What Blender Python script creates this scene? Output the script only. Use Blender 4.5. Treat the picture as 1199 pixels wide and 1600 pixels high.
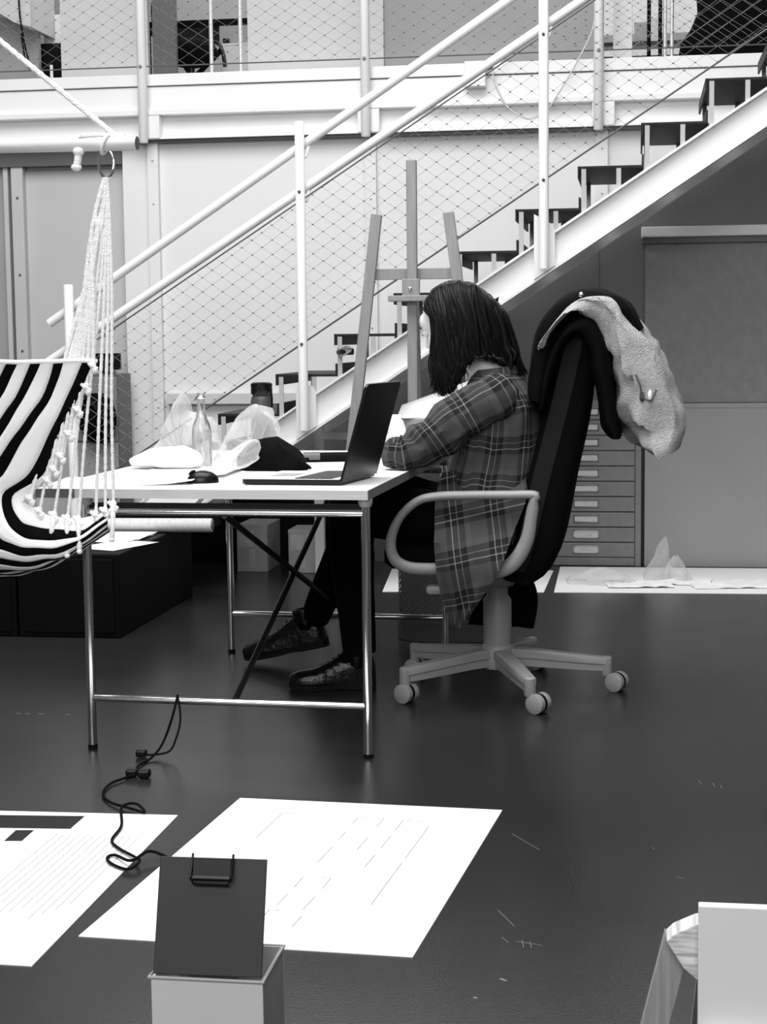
import bpy, bmesh, math, random
from mathutils import Vector, Matrix, noise
random.seed(7)
for o in list(bpy.data.objects): bpy.data.objects.remove(o)
SC = bpy.context.scene
COL = SC.collection

# ---------------------------------------------------------------- camera
cam_d = bpy.data.cameras.new('camera'); cam = bpy.data.objects.new('camera', cam_d); COL.objects.link(cam)
cam_d.sensor_fit = 'VERTICAL'; cam_d.sensor_height = 24.0; cam_d.sensor_width = 18.0
cam_d.lens = 2602.0 / 1600.0 * 24.0
cam_d.clip_end = 100
YAW, PITCH, ROLL = math.radians(8.65), math.radians(5.98), math.radians(.61)
fw = Vector((-math.sin(YAW)*math.cos(PITCH), math.cos(YAW)*math.cos(PITCH), -math.sin(PITCH)))
rt = Vector((math.cos(YAW), math.sin(YAW), 0)); up = rt.cross(fw)
rr = rt*math.cos(ROLL) - up*math.sin(ROLL); uu = rt*math.sin(ROLL) + up*math.cos(ROLL)
cam.matrix_world = Matrix(((rr.x, uu.x, -fw.x, 0), (rr.y, uu.y, -fw.y, 0), (rr.z, uu.z, -fw.z, 1.15), (0, 0, 0, 1)))
SC.camera = cam
# ---------------------------------------------------------------- world, lamps, exposure
W = bpy.data.worlds.new('world'); SC.world = W; W.use_nodes = True
bg = W.node_tree.nodes['Background']; bg.inputs[0].default_value = (1, 1, 1, 1); bg.inputs[1].default_value = .14
def area(name, loc, target, sx, sy, power):
    l = bpy.data.lights.new(name, 'AREA'); l.shape = 'RECTANGLE'; l.size = sx; l.size_y = sy; l.energy = power
    o = bpy.data.objects.new(name, l); COL.objects.link(o); o.location = loc
    o.rotation_euler = (Vector(target) - Vector(loc)).to_track_quat('-Z', 'Y').to_euler()
    return o
area('hall_ceiling_light', (-1.2, 4.0, 5.2), (-1.2, 4.6, 0), 5.0, 4.2, 430)
area('hall_ceiling_light', (-2.6, 6.0, 5.4), (-1.8, 7.2, 1.2), 5.0, 1.2, 34)
area('front_fill_light', (-1.0, -1.6, 3.4), (-.9, 6.0, 1.2), 5.0, 2.4, 230)  # unseen light added behind the camera to brighten front-facing surfaces
area('mezzanine_light', (-1.0, 10.4, 4.6), (-1.0, 9.8, 2.4), 5.0, 1.0, 80)
VS = SC.view_settings
VS.view_transform = 'Standard'; VS.look = 'None'; VS.gamma = 1.0; VS.use_curve_mapping = False; VS.exposure = 0.0

# ---------------------------------------------------------------- materials
MATS = {}
def mat(name, v, rough=.5, metal=0., noise_amt=0., noise_scale=8., bump=0., bump_scale=60., spec=.5, stretch=None, **kw):
    m = bpy.data.materials.new(name); m.use_nodes = True; nt = m.node_tree; b = nt.nodes['Principled BSDF']
    b.inputs['Base Color'].default_value = (v, v, v, 1); b.inputs['Roughness'].default_value = rough
    b.inputs['Metallic'].default_value = metal; b.inputs['Specular IOR Level'].default_value = spec
    for k, x in kw.items(): b.inputs[k].default_value = x
    tc = nt.nodes.new('ShaderNodeTexCoord'); src = tc.outputs['Object']
    if stretch:
        mp = nt.nodes.new('ShaderNodeMapping'); mp.inputs['Scale'].default_value = stretch
        nt.links.new(src, mp.inputs[0]); src = mp.outputs[0]
    if noise_amt:
        n = nt.nodes.new('ShaderNodeTexNoise'); n.inputs['Scale'].default_value = noise_scale; n.inputs['Detail'].default_value = 5
        nt.links.new(src, n.inputs['Vector'])
        r = nt.nodes.new('ShaderNodeMapRange'); r.inputs[1].default_value = .3; r.inputs[2].default_value = .7
        r.inputs[3].default_value = v*(1-noise_amt); r.inputs[4].default_value = min(v*(1+noise_amt), .95)
        nt.links.new(n.outputs[0], r.inputs[0]); nt.links.new(r.outputs[0], b.inputs['Base Color'])
    if bump:
        n2 = nt.nodes.new('ShaderNodeTexNoise'); n2.inputs['Scale'].default_value = bump_scale; n2.inputs['Detail'].default_value = 4
        nt.links.new(src, n2.inputs['Vector'])
        bp = nt.nodes.new('ShaderNodeBump'); bp.inputs['Strength'].default_value = bump; bp.inputs['Distance'].default_value = .01
        nt.links.new(n2.outputs[0], bp.inputs['Height']); nt.links.new(bp.outputs[0], b.inputs['Normal'])
    MATS[name] = m; return m
M = MATS
mat('wall_white', .75, .6, noise_amt=.03, noise_scale=1.5)
mat('wall_grey', .5, .6, noise_amt=.05, noise_scale=2)
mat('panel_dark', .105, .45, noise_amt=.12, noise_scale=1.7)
mat('panel_mid', .32, .55, noise_amt=.05, noise_scale=2.5)
mat('panel_light', .60, .55, noise_amt=.04, noise_scale=2.5)
mat('steel_white', .80, .35, noise_amt=.02, noise_scale=4)
mat('tread', .014, .5, noise_amt=.3, noise_scale=30, bump=.4, bump_scale=150, spec=.25)
mat('tread_bracket', .45, .4)
mat('wire', .34, .5)
mat('wire_clamp', .07, .5)
mat('cable_dark', .09, .5)
mat('paper', .9, .8, noise_amt=.015, noise_scale=3)
mat('ink', .03, .8, spec=.1)
mat('scratch', .16, .8)
mat('ink_light', .45, .8)
mat('chrome', .75, .12, 1.0)
mat('brace_dark', .006, .3, spec=.35)
mat('tabletop', .88, .45, noise_amt=.02)
mat('table_edge', .55, .5, noise_amt=.08, noise_scale=12, stretch=(1, 1, 20))
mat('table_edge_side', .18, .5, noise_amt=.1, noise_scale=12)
mat('black_plastic', .004, .3, spec=.3)
mat('black_matte', .003, .7, noise_amt=.2, spec=.1)
mat('black_box', .0025, .5, noise_amt=.3, noise_scale=3, spec=.12)
mat('rubber', .004, .8, spec=.1)
mat('steel_brushed', .8, .45, .5)
mat('chair_plastic', .29, .42, noise_amt=.05, noise_scale=10)
mat('chair_fabric', .003, .9, bump=.5, bump_scale=400, spec=.08)
mat('chair_fabric_edge', .016, .9, bump=.5, bump_scale=400, spec=.1)
mat('skin', .62, .45, noise_amt=.05, noise_scale=20)
mat('hair', .004, .42, noise_amt=.5, noise_scale=60, stretch=(6, 6, .4), spec=.22)
mat('hair_light', .014, .4, spec=.3)
mat('legging', .002, .9, spec=.05)
mat('shoe', .002, .22, bump=.3, bump_scale=55, spec=.28)
mat('shoe_sole', .006, .6, spec=.2)
mat('coat', .002, .75, noise_amt=.3, bump=.3, bump_scale=25, spec=.07)
mat('fleece', .5, .95, noise_amt=.12, noise_scale=90, bump=.9, bump_scale=260)
mat('wood_grey', .25, .5, noise_amt=.12, noise_scale=6, stretch=(12, 12, 1))
mat('wood_bar', .62, .5, noise_amt=.12, noise_scale=8, stretch=(1, 14, 14))
mat('wood_end', .08, .7, noise_amt=.3, noise_scale=40)
mat('rope', .88, .9, bump=.5, bump_scale=220)
mat('canvas_white', .92, .9, bump=.3, bump_scale=300)
mat('canvas_black', .003, .9, bump=.3, bump_scale=300, spec=.06)
mat('cabinet', .22, .5, noise_amt=.08, noise_scale=25)
mat('label_card', .62, .6, noise_amt=.1, noise_scale=60)
mat('cardboard_pale', .5, .8, noise_amt=.1, noise_scale=15)
mat('cardboard_shaded', .25, .8, noise_amt=.1, noise_scale=15)
mat('clipboard', .012, .55, noise_amt=.12, noise_scale=14)
mat('plywood', .30, .6, noise_amt=.2, noise_scale=5, stretch=(30, 30, 1.5))
mat('plywood_edge', .6, .7, noise_amt=.45, noise_scale=5, stretch=(4, 1, 40))
mat('thermos', .05, .45, noise_amt=.1)
mat('foil_grey', .3, .35, .3)

def floor_material():
    m = bpy.data.materials.new('floor_epoxy'); m.use_nodes = True; nt = m.node_tree; b = nt.nodes['Principled BSDF']
    tc = nt.nodes.new('ShaderNodeTexCoord')
    n = nt.nodes.new('ShaderNodeTexNoise'); n.inputs['Scale'].default_value = 1.1; n.inputs['Detail'].default_value = 6
    nt.links.new(tc.outputs['Object'], n.inputs['Vector'])
    r = nt.nodes.new('ShaderNodeMapRange'); r.inputs[1].default_value = .3; r.inputs[2].default_value = .7
    r.inputs[3].default_value = .017; r.inputs[4].default_value = .022
    nt.links.new(n.outputs[0], r.inputs[0]); nt.links.new(r.outputs[0], b.inputs['Base Color'])
    n2 = nt.nodes.new('ShaderNodeTexNoise'); n2.inputs['Scale'].default_value = 5; n2.inputs['Detail'].default_value = 8
    nt.links.new(tc.outputs['Object'], n2.inputs['Vector'])
    r2 = nt.nodes.new('ShaderNodeMapRange'); r2.inputs[1].default_value = .3; r2.inputs[2].default_value = .7
    r2.inputs[3].default_value = .24; r2.inputs[4].default_value = .27
    nt.links.new(n2.outputs[0], r2.inputs[0]); nt.links.new(r2.outputs[0], b.inputs['Roughness'])
    b.inputs['Specular IOR Level'].default_value = .38
    n3 = nt.nodes.new('ShaderNodeTexNoise'); n3.inputs['Scale'].default_value = 160; n3.inputs['Detail'].default_value = 2
    nt.links.new(tc.outputs['Object'], n3.inputs['Vector'])
    bp = nt.nodes.new('ShaderNodeBump'); bp.inputs['Strength'].default_value = .05; bp.inputs['Distance'].default_value = .01
    nt.links.new(n3.outputs[0], bp.inputs['Height']); nt.links.new(bp.outputs[0], b.inputs['Normal'])
    MATS['floor'] = m
floor_material()

def plaid_material():
    m = bpy.data.materials.new('plaid_flannel'); m.use_nodes = True; nt = m.node_tree; b = nt.nodes['Principled BSDF']
    b.inputs['Roughness'].default_value = .9; b.inputs['Specular IOR Level'].default_value = .2
    uv = nt.nodes.new('ShaderNodeUVMap'); sp = nt.nodes.new('ShaderNodeSeparateXYZ'); nt.links.new(uv.outputs[0], sp.inputs[0])
    outs = []
    for k in (0, 1):
        mu = nt.nodes.new('ShaderNodeMath'); mu.operation = 'MULTIPLY'; mu.inputs[1].default_value = 1/.125
        nt.links.new(sp.outputs[k], mu.inputs[0])
        fr = nt.nodes.new('ShaderNodeMath'); fr.operation = 'FRACT'; nt.links.new(mu.outputs[0], fr.inputs[0])
        cr = nt.nodes.new('ShaderNodeValToRGB'); cr.color_ramp.interpolation = 'CONSTANT'
        st = [(0, .058), (.40, .01), (.50, .01), (.53, .26), (.555, .016), (.66, .016), (.69, .20), (.71, .016), (.80, .01), (.86, .075)]
        e = cr.color_ramp.elements
        e[0].position, e[0].color = st[0][0], (st[0][1],)*3 + (1,)
        e[1].position, e[1].color = st[1][0], (st[1][1],)*3 + (1,)
        for p, v in st[2:]:
            x = e.new(p); x.color = (v, v, v, 1)
        nt.links.new(fr.outputs[0], cr.inputs[0]); outs.append(cr.outputs[0])
    mx = nt.nodes.new('ShaderNodeMixRGB'); mx.inputs[0].default_value = .5
    nt.links.new(outs[0], mx.inputs[1]); nt.links.new(outs[1], mx.inputs[2])
    nt.links.new(mx.outputs[0], b.inputs['Base Color'])
    MATS['plaid'] = m
plaid_material()

def glass_material(name, v, rough, alpha_mix):
    m = bpy.data.materials.new(name); m.use_nodes = True; nt = m.node_tree
    for n in list(nt.nodes): nt.nodes.remove(n)
    out = nt.nodes.new('ShaderNodeOutputMaterial'); tr = nt.nodes.new('ShaderNodeBsdfTransparent'); tr.inputs[0].default_value = (.97, .97, .97, 1)
    pb = nt.nodes.new('ShaderNodeBsdfPrincipled'); pb.inputs['Base Color'].default_value = (v, v, v, 1); pb.inputs['Roughness'].default_value = rough
    tl = nt.nodes.new('ShaderNodeBsdfTranslucent'); tl.inputs[0].default_value = (v, v, v, 1)
    m2 = nt.nodes.new('ShaderNodeMixShader'); m2.inputs[0].default_value = .35; nt.links.new(pb.outputs[0], m2.inputs[1]); nt.links.new(tl.outputs[0], m2.inputs[2])
    lw = nt.nodes.new('ShaderNodeLayerWeight'); lw.inputs[0].default_value = .35
    mr = nt.nodes.new('ShaderNodeMapRange'); mr.inputs[3].default_value = alpha_mix; mr.inputs[4].default_value = min(1, alpha_mix + .45)
    nt.links.new(lw.outputs['Facing'], mr.inputs[0])
    mx = nt.nodes.new('ShaderNodeMixShader'); nt.links.new(mr.outputs[0], mx.inputs[0])
    nt.links.new(tr.outputs[0], mx.inputs[1]); nt.links.new(m2.outputs[0], mx.inputs[2]); nt.links.new(mx.outputs[0], out.inputs[0])
    MATS[name] = m
glass_material('clear_plastic', .9, .22, .24)
mat('bottle_glass', .95, .03, **{'Transmission Weight': 1.0, 'IOR': 1.45})

def perforated_material():
    m = bpy.data.materials.new('perforated_steel'); m.use_nodes = True; nt = m.node_tree; b = nt.nodes['Principled BSDF']
    b.inputs['Base Color'].default_value = (.10, .10, .10, 1); b.inputs['Roughness'].default_value = .4; b.inputs['Metallic'].default_value = .4
    uv = nt.nodes.new('ShaderNodeUVMap'); mp = nt.nodes.new('ShaderNodeMapping'); mp.inputs['Scale'].default_value = (1/.02, 1/.017, 1); mp.inputs['Rotation'].default_value = (0, 0, math.radians(45))
    nt.links.new(uv.outputs[0], mp.inputs[0])
    fr = nt.nodes.new('ShaderNodeVectorMath'); fr.operation = 'FRACTION'; nt.links.new(mp.outputs[0], fr.inputs[0])
    sb = nt.nodes.new('ShaderNodeVectorMath'); sb.operation = 'SUBTRACT'; sb.inputs[1].default_value = (.5, .5, 0); nt.links.new(fr.outputs[0], sb.inputs[0])
    ln = nt.nodes.new('ShaderNodeVectorMath'); ln.operation = 'LENGTH'; nt.links.new(sb.outputs[0], ln.inputs[0])
    gt = nt.nodes.new('ShaderNodeMath'); gt.operation = 'GREATER_THAN'; gt.inputs[1].default_value = .3; nt.links.new(ln.outputs['Value'], gt.inputs[0])
    nt.links.new(gt.outputs[0], b.inputs['Alpha'])
    MATS['perforated'] = m
perforated_material()

# ---------------------------------------------------------------- mesh helpers
V = Vector
class MB:
    def __init__(s): s.v = []; s.f = []; s.uv = []; s.mi = []
    def add(s, vs, fs, uvs=None, mi=0):
        b = len(s.v); s.v += [tuple(p) for p in vs]
        for i, f in enumerate(fs):
            s.f.append(tuple(b+k for k in f)); s.mi.append(mi)
            s.uv.append(uvs[i] if uvs else [(0, 0)]*len(f))
        return s
    def box(s, x0, x1, y0, y1, z0, z1, bev=0., mi=0, mtx=None):
        bm = bmesh.new(); bmesh.ops.create_cube(bm, size=1)
        for p in bm.verts: p.co = V(((x0+x1)/2 + p.co.x*(x1-x0), (y0+y1)/2 + p.co.y*(y1-y0), (z0+z1)/2 + p.co.z*(z1-z0)))
        if bev: bmesh.ops.bevel(bm, geom=bm.edges[:], offset=bev, segments=2, affect='EDGES', profile=.5)
        if mtx: bm.transform(mtx)
        bm.verts.index_update()
        s.add([p.co for p in bm.verts], [[q.index for q in f.verts] for f in bm.faces], mi=mi); bm.free(); return s
    def beam(s, p, q, w, h, bev=0., upv=(0, 0, 1), mi=0):
        p, q = V(p), V(q); d = q-p; L = d.length; z = d.normalized(); x = V(upv).cross(z)
        if x.length < 1e-4: x = V((1, 0, 0)).cross(z)
        x.normalize(); y = z.cross(x); c = (p+q)/2
        mt = Matrix(((x.x, y.x, z.x, c.x), (x.y, y.y, z.y, c.y), (x.z, y.z, z.z, c.z), (0, 0, 0, 1)))
        return s.box(-w/2, w/2, -h/2, h/2, -L/2, L/2, bev, mi, mt)
    def tube(s, path, r, n=10, closed=False, mi=0, uvscale=1., sq=None):
        P = [V(p) for p in path]; m = len(P); R = r if isinstance(r, (list, tuple)) else [r]*m
        T = []
        for i in range(m):
            a = P[i-1] if (i > 0 or closed) else P[i]; b = P[(i+1) % m] if (i < m-1 or closed) else P[i]
            t = b-a; T.append(t.normalized() if t.length > 1e-9 else V((0, 0, 1)))
        ref = V((0, 0, 1)) if abs(T[0].z) < .9 else V((0, 1, 0))
        u = T[0].cross(ref).normalized(); rings = []
        for i in range(m):
            u = (u - T[i]*u.dot(T[i]));
            if u.length < 1e-6: u = T[i].cross(V((1, 0, 0)))
            u.normalize(); w = T[i].cross(u)
            rings.append([P[i] + (u*math.cos(2*math.pi*k/n) + w*math.sin(2*math.pi*k/n)*(sq or 1))*R[i] for k in range(n)])
        return s.loft(rings, closed_path=closed, mi=mi)
    def loft(s, rings, cap=True, closed_path=False, mi=0, vof=0.):
        n = len(rings[0]); m = len(rings); vs = [p for r in rings for p in r]; fs = []; uvs = []
        cir = []; 
        for r in rings:
            acc = [0.]
            for k in range(n): acc.append(acc[-1] + (V(r[(k+1) % n])-V(r[k])).length)
            cir.append(acc)
        base = max(cir, key=lambda a: a[-1]); vl = [vof]
        for i in range(1, m): vl.append(vl[-1] + sum((V(rings[i][k])-V(rings[i-1][k])).length for k in range(n))/n)
        for i in range(m if closed_path else m-1):
            j = (i+1) % m
            for k in range(n):
                k2 = (k+1) % n
                fs.append((i*n+k, i*n+k2, j*n+k2, j*n+k))
                vj = vl[j] if j else vl[-1]+.02
                uvs.append([(base[k], vl[i]), (base[k+1], vl[i]), (base[k+1], vj), (base[k], vj)])
        if cap and not closed_path:
            fs.append(tuple(reversed(range(n)))); uvs.append([(0, 0)]*n)
            fs.append(tuple((m-1)*n+k for k in range(n))); uvs.append([(0, 0)]*n)
        return s.add(vs, fs, uvs, mi)
    def lathe(s, prof, c=(0, 0, 0), n=24, mi=0, mtx=None, sx=1., sy=1.):
        rings = []
        for r, z in prof:
            rings.append([V((c[0]+sx*r*math.cos(2*math.pi*k/n), c[1]+sy*r*math.sin(2*math.pi*k/n), c[2]+z)) for k in range(n)])
        if mtx: rings = [[mtx @ p for p in r] for r in rings]
        return s.loft(rings, mi=mi)
    def prism(s, poly, a, b, axis='y', bev=0., mi=0):
        bm = bmesh.new()
        def pt(p, d): return {'y': (p[0], d, p[1]), 'x': (d, p[0], p[1]), 'z': (p[0], p[1], d)}[axis]
        A = [bm.verts.new(pt(p, a)) for p in poly]; B = [bm.verts.new(pt(p, b)) for p in poly]; n = len(poly)
        bm.faces.new(A); bm.faces.new(B[::-1])
        for i in range(n): bm.faces.new((A[i], B[i], B[(i+1) % n], A[(i+1) % n]))
        bmesh.ops.recalc_face_normals(bm, faces=bm.faces)
        if bev: bmesh.ops.bevel(bm, geom=bm.edges[:], offset=bev, segments=2, affect='EDGES', profile=.5)
        bm.verts.index_update()
        s.add([p.co for p in bm.verts], [[q.index for q in f.verts] for f in bm.faces], mi=mi); bm.free(); return s
    def grid(s, rows, mi=0, uv=True, mis=None, u0=0., v0=0., uvfn=None):
        m, n = len(rows), len(rows[0]); vs = [p for r in rows for p in r]; fs = []; uvs = []; L = []
        U = [0.]
        mid = rows[m//2]
        for j in range(1, n): U.append(U[-1]+(V(mid[j])-V(mid[j-1])).length)
        Vv = [0.]
        for i in range(1, m): Vv.append(Vv[-1]+(V(rows[i][n//2])-V(rows[i-1][n//2])).length)
        for i in range(m-1):
            b = len(s.v)
            for j in range(n-1):
                fs.append((i*n+j, i*n+j+1, (i+1)*n+j+1, (i+1)*n+j)); uvs.append([(u0+U[j], v0+Vv[i]), (u0+U[j+1], v0+Vv[i]), (u0+U[j+1], v0+Vv[i+1]), (u0+U[j], v0+Vv[i+1])])
                L.append(mis[i] if mis else mi)
        if uvfn: uvs = [[uvfn(vs[k]) for k in f] for f in fs]
        b = len(s.v); s.v += [tuple(p) for p in vs]
        for f, u, q in zip(fs, uvs, L): s.f.append(tuple(b+k for k in f)); s.uv.append(u); s.mi.append(q)
        return s
    def ell(s, c, rx, ry, rz, n=20, m=12, mtx=None, mi=0):
        rings = []
        for i in range(1, m):
            t = math.pi*i/m
            rings.append([V((rx*math.sin(t)*math.cos(2*math.pi*k/n), ry*math.sin(t)*math.sin(2*math.pi*k/n), -rz*math.cos(t))) for k in range(n)])
        mt = Matrix.Translation(V(c)) @ (mtx or Matrix())
        return s.loft([[mt @ p for p in r] for r in rings], mi=mi)
    def capsule(s, p, q, r1, r2, n=14):
        p, q = V(p), V(q); d = (q-p).normalized(); pts = []; rs = []
        for k in range(4): t = math.pi/2*(k/4); pts.append(p - d*r1*math.cos(t)); rs.append(max(r1*math.sin(t), r1*.05))
        pts.append(p); rs.append(r1); pts.append(q); rs.append(r2)
        for k in range(3, -1, -1): t = math.pi/2*(k/4); pts.append(q + d*r2*math.cos(t)); rs.append(max(r2*math.sin(t), r2*.05))
        return s.tube(pts, rs, n)
    def mesh(s, name, mats, smooth=False):
        me = bpy.data.meshes.new(name); me.from_pydata(s.v, [], s.f)
        ul = me.uv_layers.new(name='UVMap'); flat = [c for f in s.uv for p in f for c in p]; ul.data.foreach_set('uv', flat)
        for m in (mats if isinstance(mats, (list, tuple)) else [mats]): me.materials.append(M[m] if isinstance(m, str) else m)
        me.polygons.foreach_set('material_index', s.mi)
        bm = bmesh.new(); bm.from_mesh(me); bmesh.ops.recalc_face_normals(bm, faces=bm.faces); bm.to_mesh(me); bm.free()
        if smooth:
            me.polygons.foreach_set('use_smooth', [True]*len(me.polygons))
            try: me.set_sharp_from_angle(angle=math.radians(42))
            except Exception: pass
        me.update(); return me
    def obj(s, name, mats, parent=None, smooth=False, label=None, cat=None, group=None, kind=None):
        o = bpy.data.objects.new(name, s.mesh(name, mats, smooth)); COL.objects.link(o)
        put(o, parent); tag(o, label, cat, group, kind); return o
def put(o, parent):
    if parent is not None:
        o.parent = parent
        q = parent; mw = Matrix()
        chain = []
        while q is not None: chain.append(q); q = q.parent
        for q in reversed(chain): mw = mw @ (q.matrix_parent_inverse @ q.matrix_basis if q.parent else q.matrix_basis)
        o.matrix_parent_inverse = mw.inverted()
def tag(o, label=None, cat=None, group=None, kind=None):
    if label: o['label'] = label
    if cat: o['category'] = cat
    if group: o['group'] = group
    if kind: o['kind'] = kind
    return o
def thing(name, loc, label, cat, group=None, kind=None):
    o = bpy.data.objects.new(name, None); COL.objects.link(o); o.location = loc; o.empty_display_size = .1
    return tag(o, label, cat, group, kind)
def cat_rom(pts, per=8, closed=False):
    P = [V(p) for p in pts]; n = len(P); out = []
    for i in range(n if closed else n-1):
        if closed: a, b, c, d = P[i-1], P[i], P[(i+1) % n], P[(i+2) % n]
        else: a, b, c, d = P[max(i-1, 0)], P[i], P[i+1], P[min(i+2, n-1)]
        for k in range(per):
            t = k/per
            out.append(.5*((2*b)+(c-a)*t+(2*a-5*b+4*c-d)*t*t+(3*b-a-3*c+d)*t**3))
    if not closed: out.append(P[-1].copy())
    return out
def lerp(a, b, t): return a+(b-a)*t
def interp(tab, t):
    for (a, x), (b, y) in zip(tab, tab[1:]):
        if t <= b: return lerp(x, y, (t-a)/(b-a) if b > a else 0)
    return tab[-1][1]

# ================================================================ SETTING
MB().box(-6, 5, -1.5, 9.4, -.1, 0).obj('floor', 'floor', kind='structure')
scr = MB()
def scratch(x0, y0, x1, y1, w=.0015): scr.beam((x0, y0, .0006), (x1, y1, .0006), w, .0006)
for a in [(-.28, 3.77, -.21, 3.656), (-.249, 3.097, -.235, 3.07), (-.22, 3.08, -.17, 3.063), (.166, 4.289, .172, 4.25), (.2, 4.27, .205, 4.23), (.219, 4.25, .222, 4.22), (.042, 3.7, .046, 3.69), (.09, 3.5, .105, 3.493), (-.21, 3.085, -.205, 3.05), (-.195, 3.08, -.19, 3.05), (-.27, 3.25, -.23, 3.16), (-.9, 3.95, -.86, 3.94)]: scratch(*a, w=.0013)
for a in [(-1.9, 4.852, -1.885, 4.853), (-1.87, 4.85, -1.855, 4.85), (-1.83, 4.855, -1.81, 4.853), (-1.74, 4.852, -1.725, 4.852), (-.236, 2.89, -.225, 2.88), (-.275, 2.8, -.27, 2.795)]: scratch(*a, w=.006)
scr.obj('paint_scratches', 'scratch', bpy.data.objects['floor'], kind='stuff')

YW = 8.45
# lower wall: white panels between battens, grey door recess at the far end, darker grey with painted-in shade under the stairs
wb = thing('wall_back', (-1, YW, 0), None, None, kind='structure')
cols = [-2.645, -2.47, -1.333, -.172, .9]
for i in range(4):
    a, b = cols[i], cols[i+1]
    MB().box(a+.004, b-.004, YW+.03, YW+.09, 0, 2.16).obj('wall_panel', 'wall_white', wb)
for i, c in enumerate(cols[1:4]):
    w_ = MB(); w_.box(c-.028, c+.028, YW-.002, YW+.03, .0, 2.16); bt = w_.obj('batten', 'wall_white', wb)
    for z in (2.07, 1.85, 1.6, 1.2, .8): MB().lathe([(.005, 0), (.005, .004), (.001, .006)], n=8, mtx=Matrix.Translation((c, YW-.002, z)) @ Matrix.Rotation(math.pi/2, 4, 'X')).obj('screw', 'wall_grey', bt)

MB().box(-6, -4.4, YW-.02, YW+.12, 0, 2.16).obj('wall_panel', 'wall_white', wb)
# horizontal ledge strip low on the wall behind the stairs
MB().box(-2.42, -1.36, YW-.02, YW+.03, .815, .872, .003).obj('trim_1', 'panel_light', kind='structure')
# back wall below the stair line, darker grey with the stairs' shade painted in
MB().prism([(-1.9, 0), (.9, 0), (.9, 2.14), (.62, 2.14), (-1.9, .53)], YW-.012, YW+.028).obj('wall_understair_shaded', 'panel_dark', kind='structure')
MB().box(-.2, -.185, YW-.02, YW-.012, .9, 1.62).obj('joint_strip', 'panel_dark', bpy.data.objects['wall_understair_shaded'])
# door recess on the left
d1 = thing('door_1', (-3.1, YW+.12, 0), None, None, kind='structure')
MB().box(-4.4, -3.30, YW+.08, YW+.12, 0, 2.06).obj('door_leaf', 'panel_mid', d1)
MB().box(-3.30, -3.275, YW+.05, YW+.12, 0, 2.06).obj('door_frame', 'wall_grey', d1)
MB().box(-3.255, -3.19, YW+.04, YW+.12, 0, 2.06, .004).obj('door_frame', 'wall_grey', d1)
MB().box(-3.19, -2.66, YW+.09, YW+.13, 0, 2.04).obj('door_leaf', 'wall_grey', d1)
MB().box(-4.4, -2.645, YW+.03, YW+.13, 2.06, 2.16).obj('lintel_shade', 'panel_dark', d1)  # dark strip: shade at the recess top, put into the colour
for z in (1.9, 1.5, 1.1): MB().lathe([(.007, 0), (.007, .004), (.001, .006)], n=8, mtx=Matrix.Translation((-3.22, YW+.04, z)) @ Matrix.Rotation(math.pi/2, 4, 'X')).obj('screw', 'panel_dark', d1)

# mezzanine edge beam: upper fascia, flange lips, recessed web, dark gap line
bmth = thing('trim_2', (-1, YW, 2.16), None, None, kind='structure')
MB().box(-5, 1.4, YW-.03, YW+.1, 2.442, 2.50, .003).obj('top_fascia', 'steel_white', bmth)
MB().box(-5, 1.4, YW-.018, YW+.1, 2.322, 2.438, .002).obj('upper_fascia', 'steel_white', bmth)
MB().box(-5, 1.4, YW-.05, YW+.1, 2.292, 2.32, .003).obj('flange', 'steel_white', bmth)
MB().box(-5, 1.4, YW+.012, YW+.1, 2.18, 2.292).obj('web', 'steel_white', bmth)
MB().prism([(YW-.05, 2.172), (YW+.012, 2.2), (YW+.05, 2.2), (YW+.05, 2.172)], -5, 1.4, 'x').obj('bottom_flange', 'steel_white', bmth)
MB().box(-5, 1.4, YW-.02, YW+.1, 2.158, 2.171).obj('shadow_gap', 'panel_dark', bmth)
for c in (-2.47, -1.333, -.165):
    MB().box(c-.055, c+.055, YW-.052, YW+.02, 2.175, 2.29, .003).obj('stiffener', 'steel_white', bmth)
MB().box(-5, 1.4, YW+.05, 12, 2.4, 2.49).obj('mezzanine_floor', 'wall_grey', kind='structure')

# ---------------------------------------------------------------- staircase
YS, YB = 7.30, 8.10
SL = (2.181-.806)/(.538+1.568)
def ztop(x): return .806 + SL*(x+1.568)
st = thing('staircase', (-2.3, 7.7, 0), 'white steel staircase with dark open treads rising to the right', 'staircase')
X0, X1 = -2.62, 1.5
def stringer(y0, flip):
    s = MB(); wv = .155
    # web, cut level with the floor at the foot
    def zb(x): return max(0.0, ztop(x)-.165)
    xa = -2.79; xf = -1.568 + (.165-.806)/SL
    web = [(xa, 0), (xf, 0), (X1, ztop(X1)-.165), (X1, ztop(X1)), (xa, max(ztop(xa), .012))]
    s.prism(web, y0+(.03 if not flip else .0), y0+(.04 if not flip else .01))
    for (z0, z1) in ((-.014, 0.), (-.165, -.151)):
        xs = xa if z1 == 0 else xf+.01
        s.prism([(xs, max(ztop(xs)+z0, 0)), (X1, ztop(X1)+z0), (X1, ztop(X1)+z1), (xs, max(ztop(xs)+z1, .008))], y0-.005, y0+.075)
    return s
stringer(YS, False).obj('stringer', 'steel_white', st)
stringer(YB-.07, True).obj('stringer', 'steel_white', st)
RUN, RISE = .2683, .176
tread_me = None
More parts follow.
